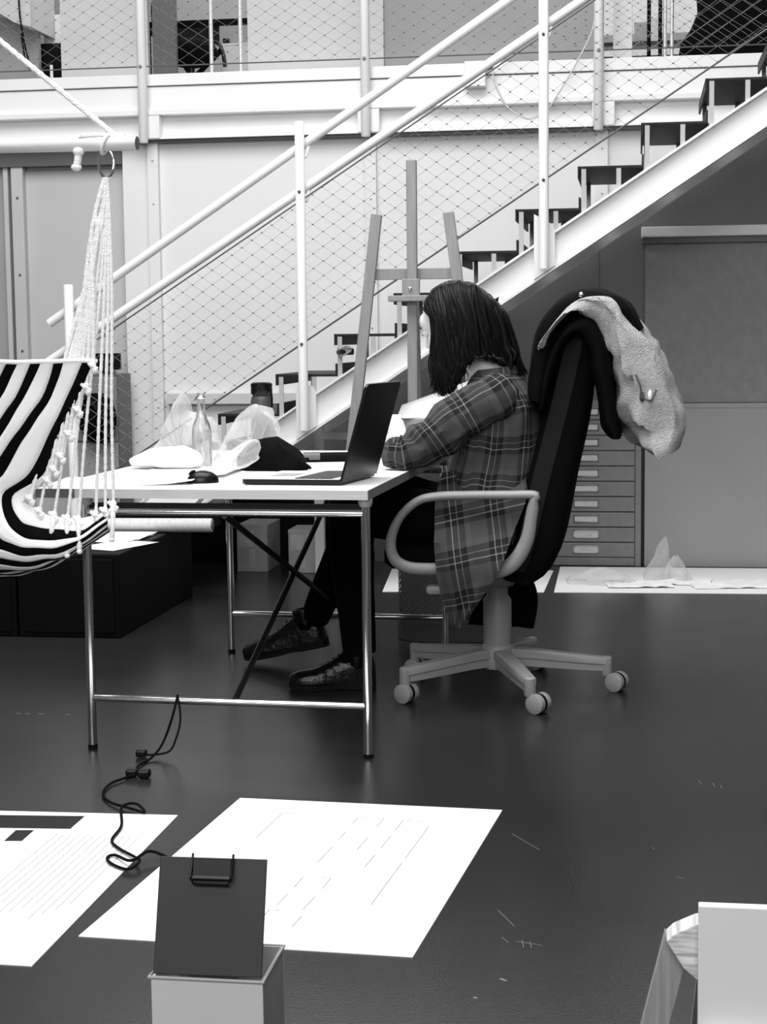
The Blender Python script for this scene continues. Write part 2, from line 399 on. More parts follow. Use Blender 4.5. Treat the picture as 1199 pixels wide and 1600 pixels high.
for k in range(-5, 10):
    nx, nz = -1.594 + RUN*k, .992 + RISE*k
    t = MB(); t.box(0, RUN+.012, YS+.01, YB-.01, -.012, 0, .002); t.box(0, .008, YS+.01, YB-.01, -.05, 0); t.box(RUN+.004, RUN+.012, YS+.01, YB-.01, 0, .045)
    if tread_me is None: tread_me = t.mesh('tread', 'tread')
    o = bpy.data.objects.new('tread', tread_me); COL.objects.link(o); o.location = (nx, 0, nz); put(o, st)
    for yy in (YS+.005, YB-.05):
        for xx, w in ((.016, .02), (.165, .02)):
            zb_ = ztop(nx+xx)-nz-.006
            if zb_ < -.02: MB().box(nx+xx, nx+xx+w, yy, yy+.008, nz+zb_, nz-.012).obj('tread_bracket', 'tread_bracket', o)
# plates where the posts are bolted to the stringer
for px in (-1.453, -.394):
    zt = ztop(px)
    MB().prism([(px-.045, zt-.15+SL*-.045), (px+.045, zt-.15+SL*.045), (px+.045, zt+.045*SL), (px+.025, zt+.06), (px-.045, zt+.06 if px < -1 else zt+.1)], YS-.012, YS+.03).obj('post_plate', 'steel_white', st)

# ---------------------------------------------------------------- stair railing
YR = 7.235
ra = thing('stair_railing', (-2.5, YR, 0), 'white tubular stair railing filled with steel wire net', 'railing')
for px, z0, z1 in ((-1.453, .745, 2.087), (-.394, 1.436, 3.15), (-2.52, .0, 1.401)):
    p = MB().tube([(px, YR, z0), (px, YR, z1-.004), (px, YR, z1)], [.0215, .0215, .018], 16).obj('post', 'steel_white', ra, True)
    for dz in ([1.81, 2.415] if px > -1 else [1.785, 1.125] if px > -2 else [.45]):
        MB().lathe([(.007, 0), (.007, .006), (.002, .009)], n=8, mtx=Matrix.Translation((px, YR-.02, dz)) @ Matrix.Rotation(math.pi/2, 4, 'X')).obj('bolt', 'wire_clamp', p)
uz = lambda x: 1.23 + (2.567-1.23)/(2.631-.556)*(x+2.631)
lz = lambda x: 1.055 + (2.46-1.055)/(2.643-.394)*(x+2.643)
yr2 = YR+.05
MB().tube([(-2.631, yr2, uz(-2.631)), (.9, yr2, uz(.9))], .0205, 16).obj('handrail', 'steel_white', ra, True)
MB().tube([(-2.643, yr2, lz(-2.643)), (.9, yr2, lz(.9))], .0205, 16).obj('handrail', 'steel_white', ra, True)
for px in (-1.453, -.394, -2.52):
    for fz in (uz, lz):
        zz = fz(px)
        MB().tube([(px, YR, zz-.06), (px+.02, YR+.03, zz-.05), (px+.03, yr2, zz)], .008, 8).obj('rail_bracket', 'steel_white', ra, True)
cu = lambda x: 1.207 + (2.415-1.207)/(2.309-.394)*(x+2.309)
cl = lambda x: .566 + (1.81-.566)/(2.327-.394)*(x+2.327)
MB().tube([(-2.5, YR, cu(-2.5)), (.6, YR, cu(.6))], .0035, 6).obj('cable', 'cable_dark', ra)
MB().tube([(-2.5, YR, cl(-2.5)), (.6, YR, cl(.6))], .0045, 6).obj('cable', 'cable_dark', ra)
def clip(poly, p, d):
    t0, t1 = -1e9, 1e9; n = len(poly)
    for i in range(n):
        a, b = poly[i], poly[(i+1) % n]; nx, nz = -(b[1]-a[1]), b[0]-a[0]
        num = nx*(a[0]-p[0])+nz*(a[1]-p[1]); den = nx*d[0]+nz*d[1]
        if abs(den) < 1e-9:
            if num > 0: return None
            continue
        t = num/den
        if den > 0: t0 = max(t0, t)
        else: t1 = min(t1, t)
    return (t0, t1) if t1 > t0 else None
def inside(poly, p):
    n = len(poly)
    return all((-(poly[(i+1) % n][1]-poly[i][1])*(p[0]-poly[i][0]) + (poly[(i+1) % n][0]-poly[i][0])*(p[1]-poly[i][1])) >= 0 for i in range(n))
def net(poly, y, w, h, ox=0., oz=0., r=.0008, rc=.0042):
    s = MB(); xs = [p[0] for p in poly]; zs = [p[1] for p in poly]; sl = h/w
    for sg in (1, -1):
        c0 = min(z - sg*sl*(x-ox) for x, z in poly); c1 = max(z - sg*sl*(x-ox) for x, z in poly)
        j = math.floor((c0-oz)/h)
        while oz + j*h <= c1:
            c = oz + j*h; j += 1
            r_ = clip(poly, (ox, c), (1, sg*sl))
            if not r_ or r_[1]-r_[0] < .005: continue
            a, b = r_
            s.tube([(ox+a, y, c+sg*sl*a), (ox+b, y, c+sg*sl*b)], r, 3, mi=0)
    i0, i1 = int((min(xs)-ox)/(w/2))-2, int((max(xs)-ox)/(w/2))+2
    for i in range(i0, i1):
        for j in range(int((min(zs)-oz)/h)-2, int((max(zs)-oz)/h)+2):
            p = (ox+i*w/2, oz+(j+(i % 2)*.5)*h)
            if inside(poly, p):
                x, z = p
                s.add([(x-rc*1.3, y, z), (x+rc*1.3, y, z), (x, y, z-rc*.75), (x, y, z+rc*.75), (x, y-rc, z), (x, y+rc, z)], [(0, 4, 3), (4, 1, 3), (1, 5, 3), (5, 0, 3), (4, 0, 2), (1, 4, 2), (5, 1, 2), (0, 5, 2)], mi=1)
    return s
def quadp(xa, xb): return [(xa, cl(xa)), (xb, cl(xb)), (xb, cu(xb)), (xa, cu(xa))]
net(quadp(-2.48, .6), YR, .091, .0635, -1.4, 1.2).obj('wire_net', ['wire', 'wire_clamp'], ra, kind='stuff')

# ---------------------------------------------------------------- mezzanine railing
mr = thing('mezzanine_railing', (-1.3, 8.38, 2.15), 'upper mezzanine guard of white posts and wire net', 'railing')
YM = 8.375
for px in (-3.65, -2.493, -1.343, -.188, .97):
    p = MB().tube([(px, YM, 2.15), (px, YM, 2.155), (px, YM, 3.5)], [.02, .024, .024], 16).obj('post', 'steel_white', mr, True)
    for dz in (2.53,): MB().lathe([(.009, 0), (.009, .008), (.003, .012)], n=8, mtx=Matrix.Translation((px, YM-.022, dz)) @ Matrix.Rotation(math.pi/2, 4, 'X')).obj('bolt', 'foil_grey', p)
MB().tube([(-3.65, YM+.02, 2.535), (.97, YM+.02, 2.535)], .0035, 6).obj('cable', 'cable_dark', mr)
MB().tube([(-3.65, YM, 3.45), (.97, YM, 3.45)], .022, 12).obj('top_rail', 'steel_white', mr, True)
net([(-3.65, 2.54), (.9, 2.54), (.9, 3.3), (-3.65, 3.3)], YM+.02, .1, .064, -1.3, 2.56).obj('wire_net', ['wire', 'wire_clamp'], mr, kind='stuff')

# mezzanine room: partition panels and what shows between them
YP = 9.2
wm = thing('wall_mezzanine', (-1.5, YP, 2.49), None, None, kind='structure')
for a, b, m_, y_ in ((-3.205, -2.70, 'panel_light', 0), (-2.69, -2.557, 'panel_dark', .06), (-2.13, -1.372, 'panel_light', 0), (-1.372, -.18, 'panel_mid', .02)):
    MB().box(a, b, YP+y_, YP+y_+.04, 2.49, 3.6).obj('partition_panel', m_, wm)
MB().box(-5.0, -1.5, 11.4, 11.5, 2.49, 3.9).obj('rear_panel', 'panel_mid', wm)
MB().box(-1.5, 2.2, 11.4, 11.5, 2.49, 3.9).obj('rear_panel', 'panel_light', wm)

# ================================================================ TABLE
TX, TY, TT = -1.519, 4.454, -.0326
TWD, TL = .7965, 1.457
def T(a, b, z=0.): return V((TX + a*math.cos(TT) - b*math.sin(TT), TY + a*math.sin(TT) + b*math.cos(TT), z))
RZ = Matrix.Translation((TX, TY, 0)) @ Matrix.Rotation(TT, 4, 'Z')
tb = thing('work_table', T(.4, .7), 'white topped work table on chrome tube frame with crossed dark braces', 'table')
top = MB().box(-.135, TWD+.012, -.03, 1.53, .716, .742, .0015, mtx=RZ)
top.obj('tabletop', 'tabletop', tb)
MB().box(-.02, TWD+.0125, -.0325, -.0302, .716, .7415, mtx=RZ).obj('edge_band', 'table_edge', tb)
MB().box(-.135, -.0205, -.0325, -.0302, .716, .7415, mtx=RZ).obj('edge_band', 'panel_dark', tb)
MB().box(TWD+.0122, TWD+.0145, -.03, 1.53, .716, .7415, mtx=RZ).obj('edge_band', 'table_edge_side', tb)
for a in (0, TWD):
    for b in (0, TL):
        lg = MB().tube([T(a, b, .012), T(a, b, .70)], .0125, 16).obj('leg', 'chrome', tb, True)
        MB().tube([T(a, b, 0), T(a, b, .012)], .0135, 16).obj('foot_cap', 'rubber', lg, True)
        MB().tube([T(a, b, .695), T(a, b, .706), T(a, b, .7155)], [.016, .02, .02], 14).obj('top_clamp', 'chair_plastic', lg, True)
for b in (0, TL):
    for z in (.145, .676):
        MB().tube([T(0, b, z), T(TWD, b, z)], .0105, 14).obj('rail', 'chrome', tb, True)
MB().tube([T(.42, 0, .152), T(.42, TL, .67)], .0095, 10).obj('brace', 'brace_dark', tb, True)
MB().tube([T(.40, 0, .668), T(.44, TL, .15)], .0095, 10).obj('brace', 'brace_dark', tb, True)
MB().box(.0, TWD, .004, .016, .684, .70, mtx=RZ).obj('stretcher', 'brace_dark', tb)
TZ = .742

# ---------------------------------------------------------------- laptop
lp = thing('laptop', (-.95, 4.68, TZ), 'open black laptop at the table corner with its lid tilted toward the seated person', 'laptop')
hx = V((-.812, 4.535, 0)); ex = V((.052, .297, 0)).normalized(); wd = .30; dl = V((-1, .06, 0)).normalized()
def LP(u, v, z): return hx + ex*u + dl*v + V((0, 0, z))
base = MB(); dp = .285
ring = [LP(0, 0, 0), LP(wd, 0, 0), LP(wd, dp-.01, 0), LP(wd-.01, dp, 0), LP(.01, dp, 0), LP(0, dp-.01, 0)]
base.loft([[p+V((0, 0, TZ+.003)) for p in ring], [p+V((0, 0, TZ+.016)) for p in ring]]); base.obj('base', 'black_plastic', lp)
deck = [LP(.004, .004, 0), LP(wd-.004, .004, 0), LP(wd-.004, dp-.005, 0), LP(.004, dp-.005, 0)]
dk = MB().loft([[p+V((0, 0, TZ+.0155)) for p in deck], [p+V((0, 0, TZ+.0172)) for p in deck]]).obj('deck', 'panel_light', lp)
kb = MB()
for i in range(13):
    for j in range(6):
        u0 = .02 + i*.0202; v0 = .03 + j*.018
        q = [LP(u0, v0, 0), LP(u0+.0175, v0, 0), LP(u0+.0175, v0+.0155, 0), LP(u0, v0+.0155, 0)]
        kb.loft([[p+V((0, 0, TZ+.017)) for p in q], [p+V((0, 0, TZ+.0195)) for p in q]])
kb.obj('keyboard', 'black_plastic', dk, kind='stuff')
tp = [LP(.1, .17, 0), LP(.2, .17, 0), LP(.2, .24, 0), LP(.1, .24, 0)]
MB().loft([[p+V((0, 0, TZ+.0165)) for p in tp], [p+V((0, 0, TZ+.0178)) for p in tp]]).obj('touchpad', 'panel_mid', dk)
upd = V((.075, 0, .27)); nrm = ex.cross(upd).normalized()
lid = MB(); q = [hx+V((0, 0, TZ+.012)), hx+ex*wd+V((0, 0, TZ+.012)), hx+ex*wd+upd*.97+V((0, 0, TZ+.012)), hx+ex*(wd-.01)+upd+V((0, 0, TZ+.012)), hx+ex*.01+upd+V((0, 0, TZ+.012)), hx+upd*.97+V((0, 0, TZ+.012))]
lid.loft([[p for p in q], [p+nrm*.007 for p in q]]); ld = lid.obj('lid', 'black_plastic', lp)
sq_ = [hx+ex*.012+upd*.07, hx+ex*(wd-.012)+upd*.07, hx+ex*(wd-.012)+upd*.95, hx+ex*.012+upd*.95]
sd = -1 if nrm.x > 0 else 1
off = nrm*(-.0006 if nrm.x > 0 else .0076)
MB().loft([[p+V((0, 0, TZ+.012))+off for p in sq_], [p+V((0, 0, TZ+.012))+off*1.02 for p in sq_]]).obj('screen', 'black_plastic', ld)
MB().tube([hx+ex*.03+V((0, 0, TZ+.013)), hx+ex*(wd-.03)+V((0, 0, TZ+.013))], .006, 8).obj('hinge', 'black_plastic', lp, True)

# ---------------------------------------------------------------- mouse, cap, pouch, papers, bags, bottles
def dome(c, rx, ry, h, ang=0., n=24, p=2.4, k=8, squash=.0):
    rings = []
    for i in range(k+1):
        t = i/k*.985; f = (1-t**p)**(1/2.0); r = []
        for j in range(n):
            a = 2*math.pi*j/n; x = rx*f*math.cos(a); y = ry*f*math.sin(a)*(1-squash*math.cos(a))
            r.append(V((c[0]+x*math.cos(ang)-y*math.sin(ang), c[1]+x*math.sin(ang)+y*math.cos(ang), c[2]+h*t)))
        rings.append(r)
    return MB().loft(rings)
ms = thing('computer_mouse', (-1.225, 4.62, TZ), 'small black computer mouse near the front edge of the table', 'mouse')
dome((-1.225, 4.62, TZ), .046, .032, .036, .3).obj('shell', 'black_plastic', ms, True)
MB().tube([(-1.262, 4.61, TZ+.024), (-1.253, 4.61, TZ+.033), (-1.244, 4.613, TZ+.034)], .004, 8).obj('scroll_wheel', 'rubber', ms, True)
cp = thing('soft_pouch', (-1.13, 5.1, TZ), 'black soft pouch slumped on the table behind the laptop', 'pouch')
s = dome((-1.125, 5.1, TZ), .115, .085, .098, -.1, squash=.15, n=36, k=12)
s.v = [(x + .016*noise.noise(V((x*14, y*14, z*14))) + .35*max(0, z-TZ-.03)*(x+1.125), y + .02*noise.noise(V((x*11, y*11, z*11+9))), max(TZ+.001, z + .014*noise.noise(V((x*14+5, y*14, z*14))) - .30*max(0, x+1.10)*(z-TZ)/.09)) for x, y, z in s.v]
s.obj('body', 'coat', cp, True)
MB().tube(cat_rom([(-1.03, 5.04, TZ+.03), (-1.01, 5.05, TZ+.02), (-1.0, 5.07, TZ+.008), (-1.01, 5.09, TZ+.006)]), .004, 8).obj('strap', 'coat', cp, True)
pc = thing('pencil_case', (-.98, 5.45, TZ), 'dark cylindrical pencil case lying behind the laptop lid', 'case')
MB().tube([(-1.09, 5.4, TZ+.016), (-1.085, 5.4, TZ+.016), (-.93, 5.44, TZ+.016), (-.925, 5.44, TZ+.016)], [.010, .016, .016, .01], 12).obj('body', 'black_matte', pc, True)
MB().tube([(-1.088, 5.4, TZ+.017), (-1.035, 5.413, TZ+.017)], .0168, 12).obj('end_patch', 'panel_dark', pc, True)
def sheet(name, cx, cy, w, h, ang, z, label, curl=0., m_='paper', group=None, t=.0012, cat='paper'):
    rows = []
    for i in range(7):
        r = []
        for j in range(7):
            u, v = (j/6-.5)*w, (i/6-.5)*h
            zz = z + curl*((u/w*2)**2)*max(0, u) * 2
            r.append(V((cx+u*math.cos(ang)-v*math.sin(ang), cy+u*math.sin(ang)+v*math.cos(ang), zz)))
        rows.append(r)
    s = MB(); s.grid(rows); o = s.obj(name, m_, None, True, label, cat, group)
    md = o.modifiers.new('solid', 'SOLIDIFY'); md.thickness = t; md.offset = 1
    return o
sheet('paper_sheet', -1.46, 4.66, .42, .30, .12, TZ+.0005, 'white paper sheet at the near left table corner', curl=.03)
sheet('paper_sheet', -1.36, 4.98, .30, .42, .05, TZ+.002, 'large white paper sheet under the left plastic bag', t=.001, curl=.03)
sheet('paper_sheet', -.95, 5.72, .60, .30, .04, TZ+.0005, 'white paper sheet along the far table edge')
sheet('paper_sheet', -.87, 5.25, .21, .297, -.3, TZ+.0005, 'white paper sheet in front of the seated person')
def bag(name, outline, y, depth, label, seed, knot=None):
    n = len(outline); P = cat_rom([(x, 0, z) for x, z in outline], 4, True); cx = sum(p.x for p in P)/len(P); cz = min(p.z for p in P)+.04
    rings = []
    for i in range(9):
        t = -1+2*i/8; f = math.sqrt(max(0, 1-abs(t)**2.6))*.97+.03; r = []
        for k, p in enumerate(P):
            d = .022*noise.noise(V((p.x*14+seed, t*3, p.z*14))) + .012*noise.noise(V((p.x*40, t*7+seed, p.z*40)))
            x = cx+(p.x-cx)*f; z = cz+(p.z-cz)*f
            r.append(V((x+d*.8, y+t*depth+d, max(TZ+.0035, z+d*.7))))
        rings.append(r)
    return MB().loft(rings).obj(name, 'clear_plastic', None, True, label, 'bag')
bag('plastic_bag', [(-1.598, .747), (-1.581, .817), (-1.553, .881), (-1.534, .923), (-1.505, .972), (-1.495, .93), (-1.47, .90), (-1.42, .885), (-1.40, .85), (-1.38, .80), (-1.37, .748)], 5.43, .10, 'clear plastic bag standing behind the glass bottle', 3)
bg2 = bag('plastic_bag', [(-1.36, .748), (-1.339, .793), (-1.306, .854), (-1.274, .905), (-1.22, .942), (-1.183, .926), (-1.148, .881), (-1.135, .83), (-1.17, .80), (-1.178, .766), (-1.22, .748)], 5.28, .07, 'crumpled clear plastic bag leaning over the black pouch', 11)
fl_ = MB(); P_ = cat_rom([(x, 0, z) for x, z in [(-1.27, .744), (-1.28, .775), (-1.24, .80), (-1.17, .842), (-1.137, .838), (-1.145, .80), (-1.14, .785), (-1.19, .756)]], 4, True); rings = []
for i in range(7):
    t = -1+2*i/6; f = math.sqrt(max(0, 1-abs(t)**2.4))*.95+.05
    rings.append([V((-1.20+(q.x+1.20)*f+.012*noise.noise(V((q.x*30, t*3, q.z*30))), 4.965+t*.035+.012*noise.noise(V((q.x*25+4, t*2, q.z*25))), max(TZ+.002, .79+(q.z-.79)*f))) for q in P_])
fl_.loft(rings).obj('bag_flap', 'clear_plastic', bg2, True)
wbn = MB().ell((-1.47, 5.12, TZ+.03), .125, .06, .034, 36, 18)
wbn.v = [(x+.02*noise.noise(V((x*16, y*16, z*16))), y+.02*noise.noise(V((x*14+3, y*14, z*14))), max(TZ+.0045, z+.022*noise.noise(V((x*13+7, y*19, z*9))))) for x, y, z in wbn.v]
wbn.obj('wrapped_bundle', 'paper', None, True, 'white wrapped bundle lying beside the glass bottle', 'bundle')
gb = thing('glass_bottle', (-1.385, 5.22, TZ), 'clear glass bottle standing among the plastic bags', 'bottle')
MB().lathe([(.001, .001), (.03, .001), (.032, .006), (.032, .112), (.029, .132), (.018, .157), (.0135, .178), (.0125, .215), (.015, .217), (.015, .226), (.0125, .228), (.0125, .237), (.0095, .237), (.0098, .178), (.014, .155), (.0255, .128), (.0285, .11), (.0285, .008), (.001, .006)], (-1.385, 5.22, TZ), 28).obj('glass', 'bottle_glass', gb, True)
MB().tube([V((-1.385+.0155*math.cos(a), 5.22+.0155*math.sin(a), TZ+.2215)) for a in [2*math.pi*k/20 for k in range(20)]], .0035, 6, closed=True).obj('neck_ring', 'chrome', gb, True)
th = thing('sports_flask', (-1.305, 5.75, TZ), 'grey sports flask with black screw lid at the far table edge', 'flask')
MB().lathe([(.001, 0), (.036, 0), (.039, .006), (.039, .19), (.036, .203), (.03, .21)], (-1.305, 5.75, TZ), 28).obj('body', 'thermos', th, True)
MB().lathe([(.03, .206), (.033, .212), (.038, .218), (.038, .236), (.035, .238), (.035, .252), (.03, .256), (.001, .256)], (-1.305, 5.75, TZ), 28).obj('lid', 'black_plastic', th, True)
MB().tube(cat_rom([(-1.27, 5.73, TZ+.235), (-1.262, 5.72, TZ+.2), (-1.262, 5.715, TZ+.12), (-1.25, 5.71, TZ+.07), (-1.262, 5.72, TZ+.05)]), .004, 6).obj('carry_strap', 'black_matte', th, True)
hb = MB()
for k in range(8):
    a = k*math.pi/4; hb.box(-.006, .006, .0345, .0375, .238, .252, mtx=Matrix.Translation((-1.305, 5.75, TZ)) @ Matrix.Rotation(a, 4, 'Z'))
hb.obj('lid_grip', 'black_plastic', th)

# ================================================================ OFFICE CHAIR
CX, CY = -.443, 5.355
ch = thing('office_chair', (CX, CY, 0), 'black upholstered swivel chair with pale grey armrests and five star base', 'chair')
MB().lathe([(.001, .14), (.042, .14), (.046, .15), (.046, .30), (.034, .315), (.034, .36), (.001, .36)], (CX, CY, 0), 24).obj('gas_column', 'chair_plastic', ch, True)
MB().lathe([(.001, .345), (.05, .345), (.085, .375), (.10, .41), (.10, .425), (.001, .425)], (CX, CY, 0), 24).obj('mechanism_housing', 'chair_plastic', ch, True)
MB().lathe([(.001, .075), (.05, .075), (.055, .085), (.055, .14), (.045, .155), (.001, .155)], (CX, CY, 0), 24).obj('hub', 'chair_plastic', ch, True)
for k in range(5):
    a = math.radians(-141+72*k); d = V((math.cos(a), math.sin(a), 0)); n = V((-d.y, d.x, 0)); R = .365
    arm = MB(); rings = []
    for t, hw, zt, zb in ((.03, .028, .143, .085), (.3, .026, .137, .082), (.8, .021, .118, .07), (.96, .019, .112, .068), (1.0, .016, .108, .07)):
        c = V((CX, CY, 0)) + d*R*t
        rings.append([c+n*hw*x+V((0, 0, zb+(zt-zb)*z)) for x, z in ((-.82, 0), (.82, 0), (.82, .42), (1, .5), (1, .9), (.8, 1), (-.8, 1), (-1, .9), (-1, .5), (-.82, .42))])
    ao = arm.loft(rings).obj('base_arm', 'chair_plastic', ch, True)
    e = V((CX, CY, 0)) + d*(R-.012)
    MB().lathe([(.001, .052), (.016, .052), (.019, .06), (.019, .108), (.012, .114), (.001, .114)], (e.x, e.y, 0), 16).obj('caster_stem', 'chair_plastic', ao, True)
    sw = math.radians((62, 60, 64, 58, 66)[k]); ax = V((math.cos(sw), math.sin(sw), 0)); tr = V((-ax.y, ax.x, 0))
    c = e + V(((.004, .026, .034, .02, .0)[k], 0, .031))
    cs = MB()
    for sg in (-1, 1):
        cs.tube([c+ax*sg*.006, c+ax*sg*.008, c+ax*sg*.026, c+ax*sg*.029], [.029, .031, .031, .026], 20)
    cs.obj('caster', 'chair_plastic', ao, True)
    MB().tube([c-ax*.0062, c+ax*.0062], .0305, 16).obj('caster_axle_band', 'rubber', ao, True)
seat = MB(); rings = []
for z, g in ((.425, .93), (.44, 1.0), (.475, 1.0), (.492, .95), (.498, .8)):
    r = []
    for j in range(32):
        a = 2*math.pi*j/32; x = math.copysign(abs(math.cos(a))**.5, math.cos(a)); y = math.copysign(abs(math.sin(a))**.5, math.sin(a))
        r.append(V((-.55+.25*g*x, CY+.235*g*y, z - .012*max(0, -x-.6))))
    rings.append(r)
seat.loft(rings).obj('seat', 'chair_fabric', ch, True)
# backrest: side profile swept across the width with rounded side edges
fr = cat_rom([(-.196, 0, 1.195), (-.255, 0, 1.017), (-.302, 0, .854), (-.353, 0, .668), (-.390, 0, .50), (-.416, 0, .397)], 5)
re = cat_rom([(-.165, 0, 1.205), (-.128, 0, 1.10), (-.140, 0, .915), (-.182, 0, .71), (-.218, 0, .524), (-.261, 0, .42), (-.317, 0, .375)], 5)
def resample(P, n):
    L = [0.]
    for a, b in zip(P, P[1:]): L.append(L[-1]+(b-a).length)
    out = []
    for i in range(n):
        t = L[-1]*i/(n-1); k = 0
        while k < len(L)-2 and L[k+1] < t: k += 1
        out.append(P[k].lerp(P[k+1], (t-L[k])/max(L[k+1]-L[k], 1e-9)))
    return out
nf = 22; fr = resample(fr, nf); re = resample(re, nf); HWB = .235; bk = MB(); be = MB(); rings = []
for i in range(nf):
    a, b = fr[i], re[i]; c = (a+b)/2; hw = HWB*(1-.25*(1-i/(nf-1)))*(1 if 1 < i < nf-2 else .96)
    r = []
    for j in range(20):
        t = 2*math.pi*j/20; cxx = math.copysign(abs(math.cos(t))**.6, math.cos(t)); sy_ = math.copysign(abs(math.sin(t))**.35, math.sin(t))
        r.append(c + (a-c)*cxx + V((0, CY-c.y+sy_*hw, 0)))
    rings.append(r)
bk.loft(rings).obj('backrest', 'chair_fabric', ch, True)
rb = []
for i in range(1, nf-1):
    a, b = fr[i], re[i]; hw = HWB*(1-.25*(1-i/(nf-1)))
    c = a.lerp(b, .33); rb.append((c, hw))
for sg in (-1, 1):
    rings = []
    for (c, hw) in rb:
        wx = .027
        rings.append([V((c.x+dx*wx, CY+sg*(hw+dy), c.z)) for dx, dy in ((-1, -.02), (1, -.02), (1, .0025), (-1, .0025))])
    MB().loft(rings).obj('side_panel', 'chair_fabric_edge', ch, True)
loop = [(-.304, .668), (-.38, .668), (-.50, .667), (-.60, .663), (-.665, .647), (-.72, .595), (-.748, .525), (-.738, .468), (-.69, .440), (-.60, .437), (-.52, .435), (-.442, .425), (-.373, .455), (-.33, .522), (-.314, .60), (-.306, .65)]
for sg in (-1, 1):
    ya = CY + sg*.295
    pth = cat_rom([(x, ya + sg*-.02*(.66-z), z) for x, z in loop], 5, True)
    a = MB(); n_ = len(pth); cc = V((sum(p.x for p in pth)/n_, ya, sum(p.z for p in pth)/n_)); rings = []
    for i, p in enumerate(pth):
        t = (pth[(i+1) % n_]-pth[i-1]).normalized(); nn = V((t.z, 0, -t.x)); wv = .0135 + .0055*max(0, min(1, (.6-p.z)/.15)) + .0055*max(0, min(1, (p.x+.46)/.08))*max(0, min(1, (.655-p.z)/.03))
        rings.append([p + nn*wv*math.cos(2*math.pi*j/12) + V((0, .017*math.sin(2*math.pi*j/12), 0)) for j in range(12)])
    a.loft(rings, closed_path=True); ao = a.obj('armrest', 'chair_plastic', ch, True)
    MB().box(-.56, -.44, min(ya, ya-sg*.09), max(ya, ya-sg*.09), .418, .43, .003).obj('armrest_bracket', 'brace_dark', ao)
lv = MB().box(-.645, -.545, 5.075, 5.11, .352, .385, .015).obj('tilt_lever', 'chair_plastic', ch, True)
MB().tube([(-.60, 5.1, .37), (-.55, 5.2, .40), (-.5, 5.3, .41)], .007, 8).obj('lever_rod', 'brace_dark', lv, True)

# ---------------------------------------------------------------- coat over the chair back
ct = thing('fleece_lined_coat', (-.1, CY, .8), 'black coat with pale fleece lining draped over the chair back', 'coat')
def drape(front, back, y0, y1, n=14, wob=.006, seed=0., bulge=.02, m_='coat', name='shell'):
    P = cat_rom([(x, 0, z) for x, z in front], 5); Q = cat_rom([(x, 0, z) for x, z in back], 5); k = min(len(P), len(Q))
    rings = []
    for i in range(k):
        a, b = P[i], Q[i]; c = (a+b)/2; r = []
        for j in range(40):
            t = 2*math.pi*j/40; cx_ = math.copysign(abs(math.cos(t))**.7, math.cos(t)); sy_ = math.copysign(abs(math.sin(t))**.55, math.sin(t))
            d = wob*noise.noise(V((c.x*11+cx_*1.3+seed, sy_*2.2, c.z*11))) + .45*wob*noise.noise(V((c.x*24+cx_*3, sy_*4+seed, c.z*24)))
            r.append(V((c.x+(a.x-c.x)*cx_+d, (y0+y1)/2+sy_*(y1-y0)/2+d, c.z+(a.z-c.z)*cx_+d)))
        rings.append(r)
    return MB().loft(rings).obj(name, m_, ct, True)
drape([(-.335, .97), (-.33, 1.06), (-.303, 1.18), (-.24, 1.262), (-.165, 1.296), (-.089, 1.287), (-.02, 1.247), (.022, 1.17)],
      [(-.27, .93), (-.25, 1.03), (-.235, 1.12), (-.205, 1.18), (-.15, 1.215), (-.09, 1.22), (-.035, 1.19), (-.01, 1.15)], 5.12, 5.58, seed=2, name='shell')
drape([(-.287, 1.115), (-.258, 1.179), (-.208, 1.239), (-.139, 1.266), (-.069, 1.247), (.011, 1.18), (.07, 1.106), (.12, .996), (.149, .896), (.150, .845), (.125, .793)],
      [(-.28, 1.11), (-.25, 1.165), (-.20, 1.213), (-.145, 1.222), (-.105, 1.175), (-.078, 1.10), (-.066, 1.017), (-.056, .93), (-.035, .855), (-.005, .815), (.05, .783)], 5.09, 5.50, wob=.025, seed=9, m_='fleece', name='fleece_lining')
drape([(-.29, .93), (-.27, 1.09), (-.215, 1.19), (-.15, 1.218), (-.10, 1.172), (-.074, 1.09), (-.062, .99), (-.052, .90), (-.044, .835)],
      [(-.28, .92), (-.24, 1.06), (-.2, 1.13), (-.17, 1.14), (-.15, 1.1), (-.135, 1.02), (-.115, .94), (-.108, .87), (-.075, .832)], 5.10, 5.56, seed=5, name='body_panel')
MB().lathe([(.001, 0), (.007, 0), (.008, .003), (.005, .005), (.001, .005)], n=12, mtx=Matrix.Translation((-.165, 5.108, 1.272)) @ Matrix.Rotation(math.pi/2, 4, 'X')).obj('snap_button', 'chrome', ct, True)
drape([(-.50, .40), (-.52, .33), (-.545, .25), (-.565, .17)], [(-.38, .40), (-.355, .34), (-.33, .27), (-.34, .16)], 5.60, 5.66, seed=8, name='hanging_hem')
MB().ell((.018, 5.088, .965), .008, .012, .016).obj('toggle', 'wire_clamp', ct, True)
MB().ell((.042, 5.083, .968), .007, .010, .018).obj('toggle', 'paper', ct, True)
MB().tube(cat_rom([(.0, 5.088, 1.03), (.012, 5.078, 1.0), (.02, 5.078, .965), (.045, 5.075, .955), (.06, 5.085, .985)]), .003, 8).obj('drawcord', 'wire_clamp', ct, True)

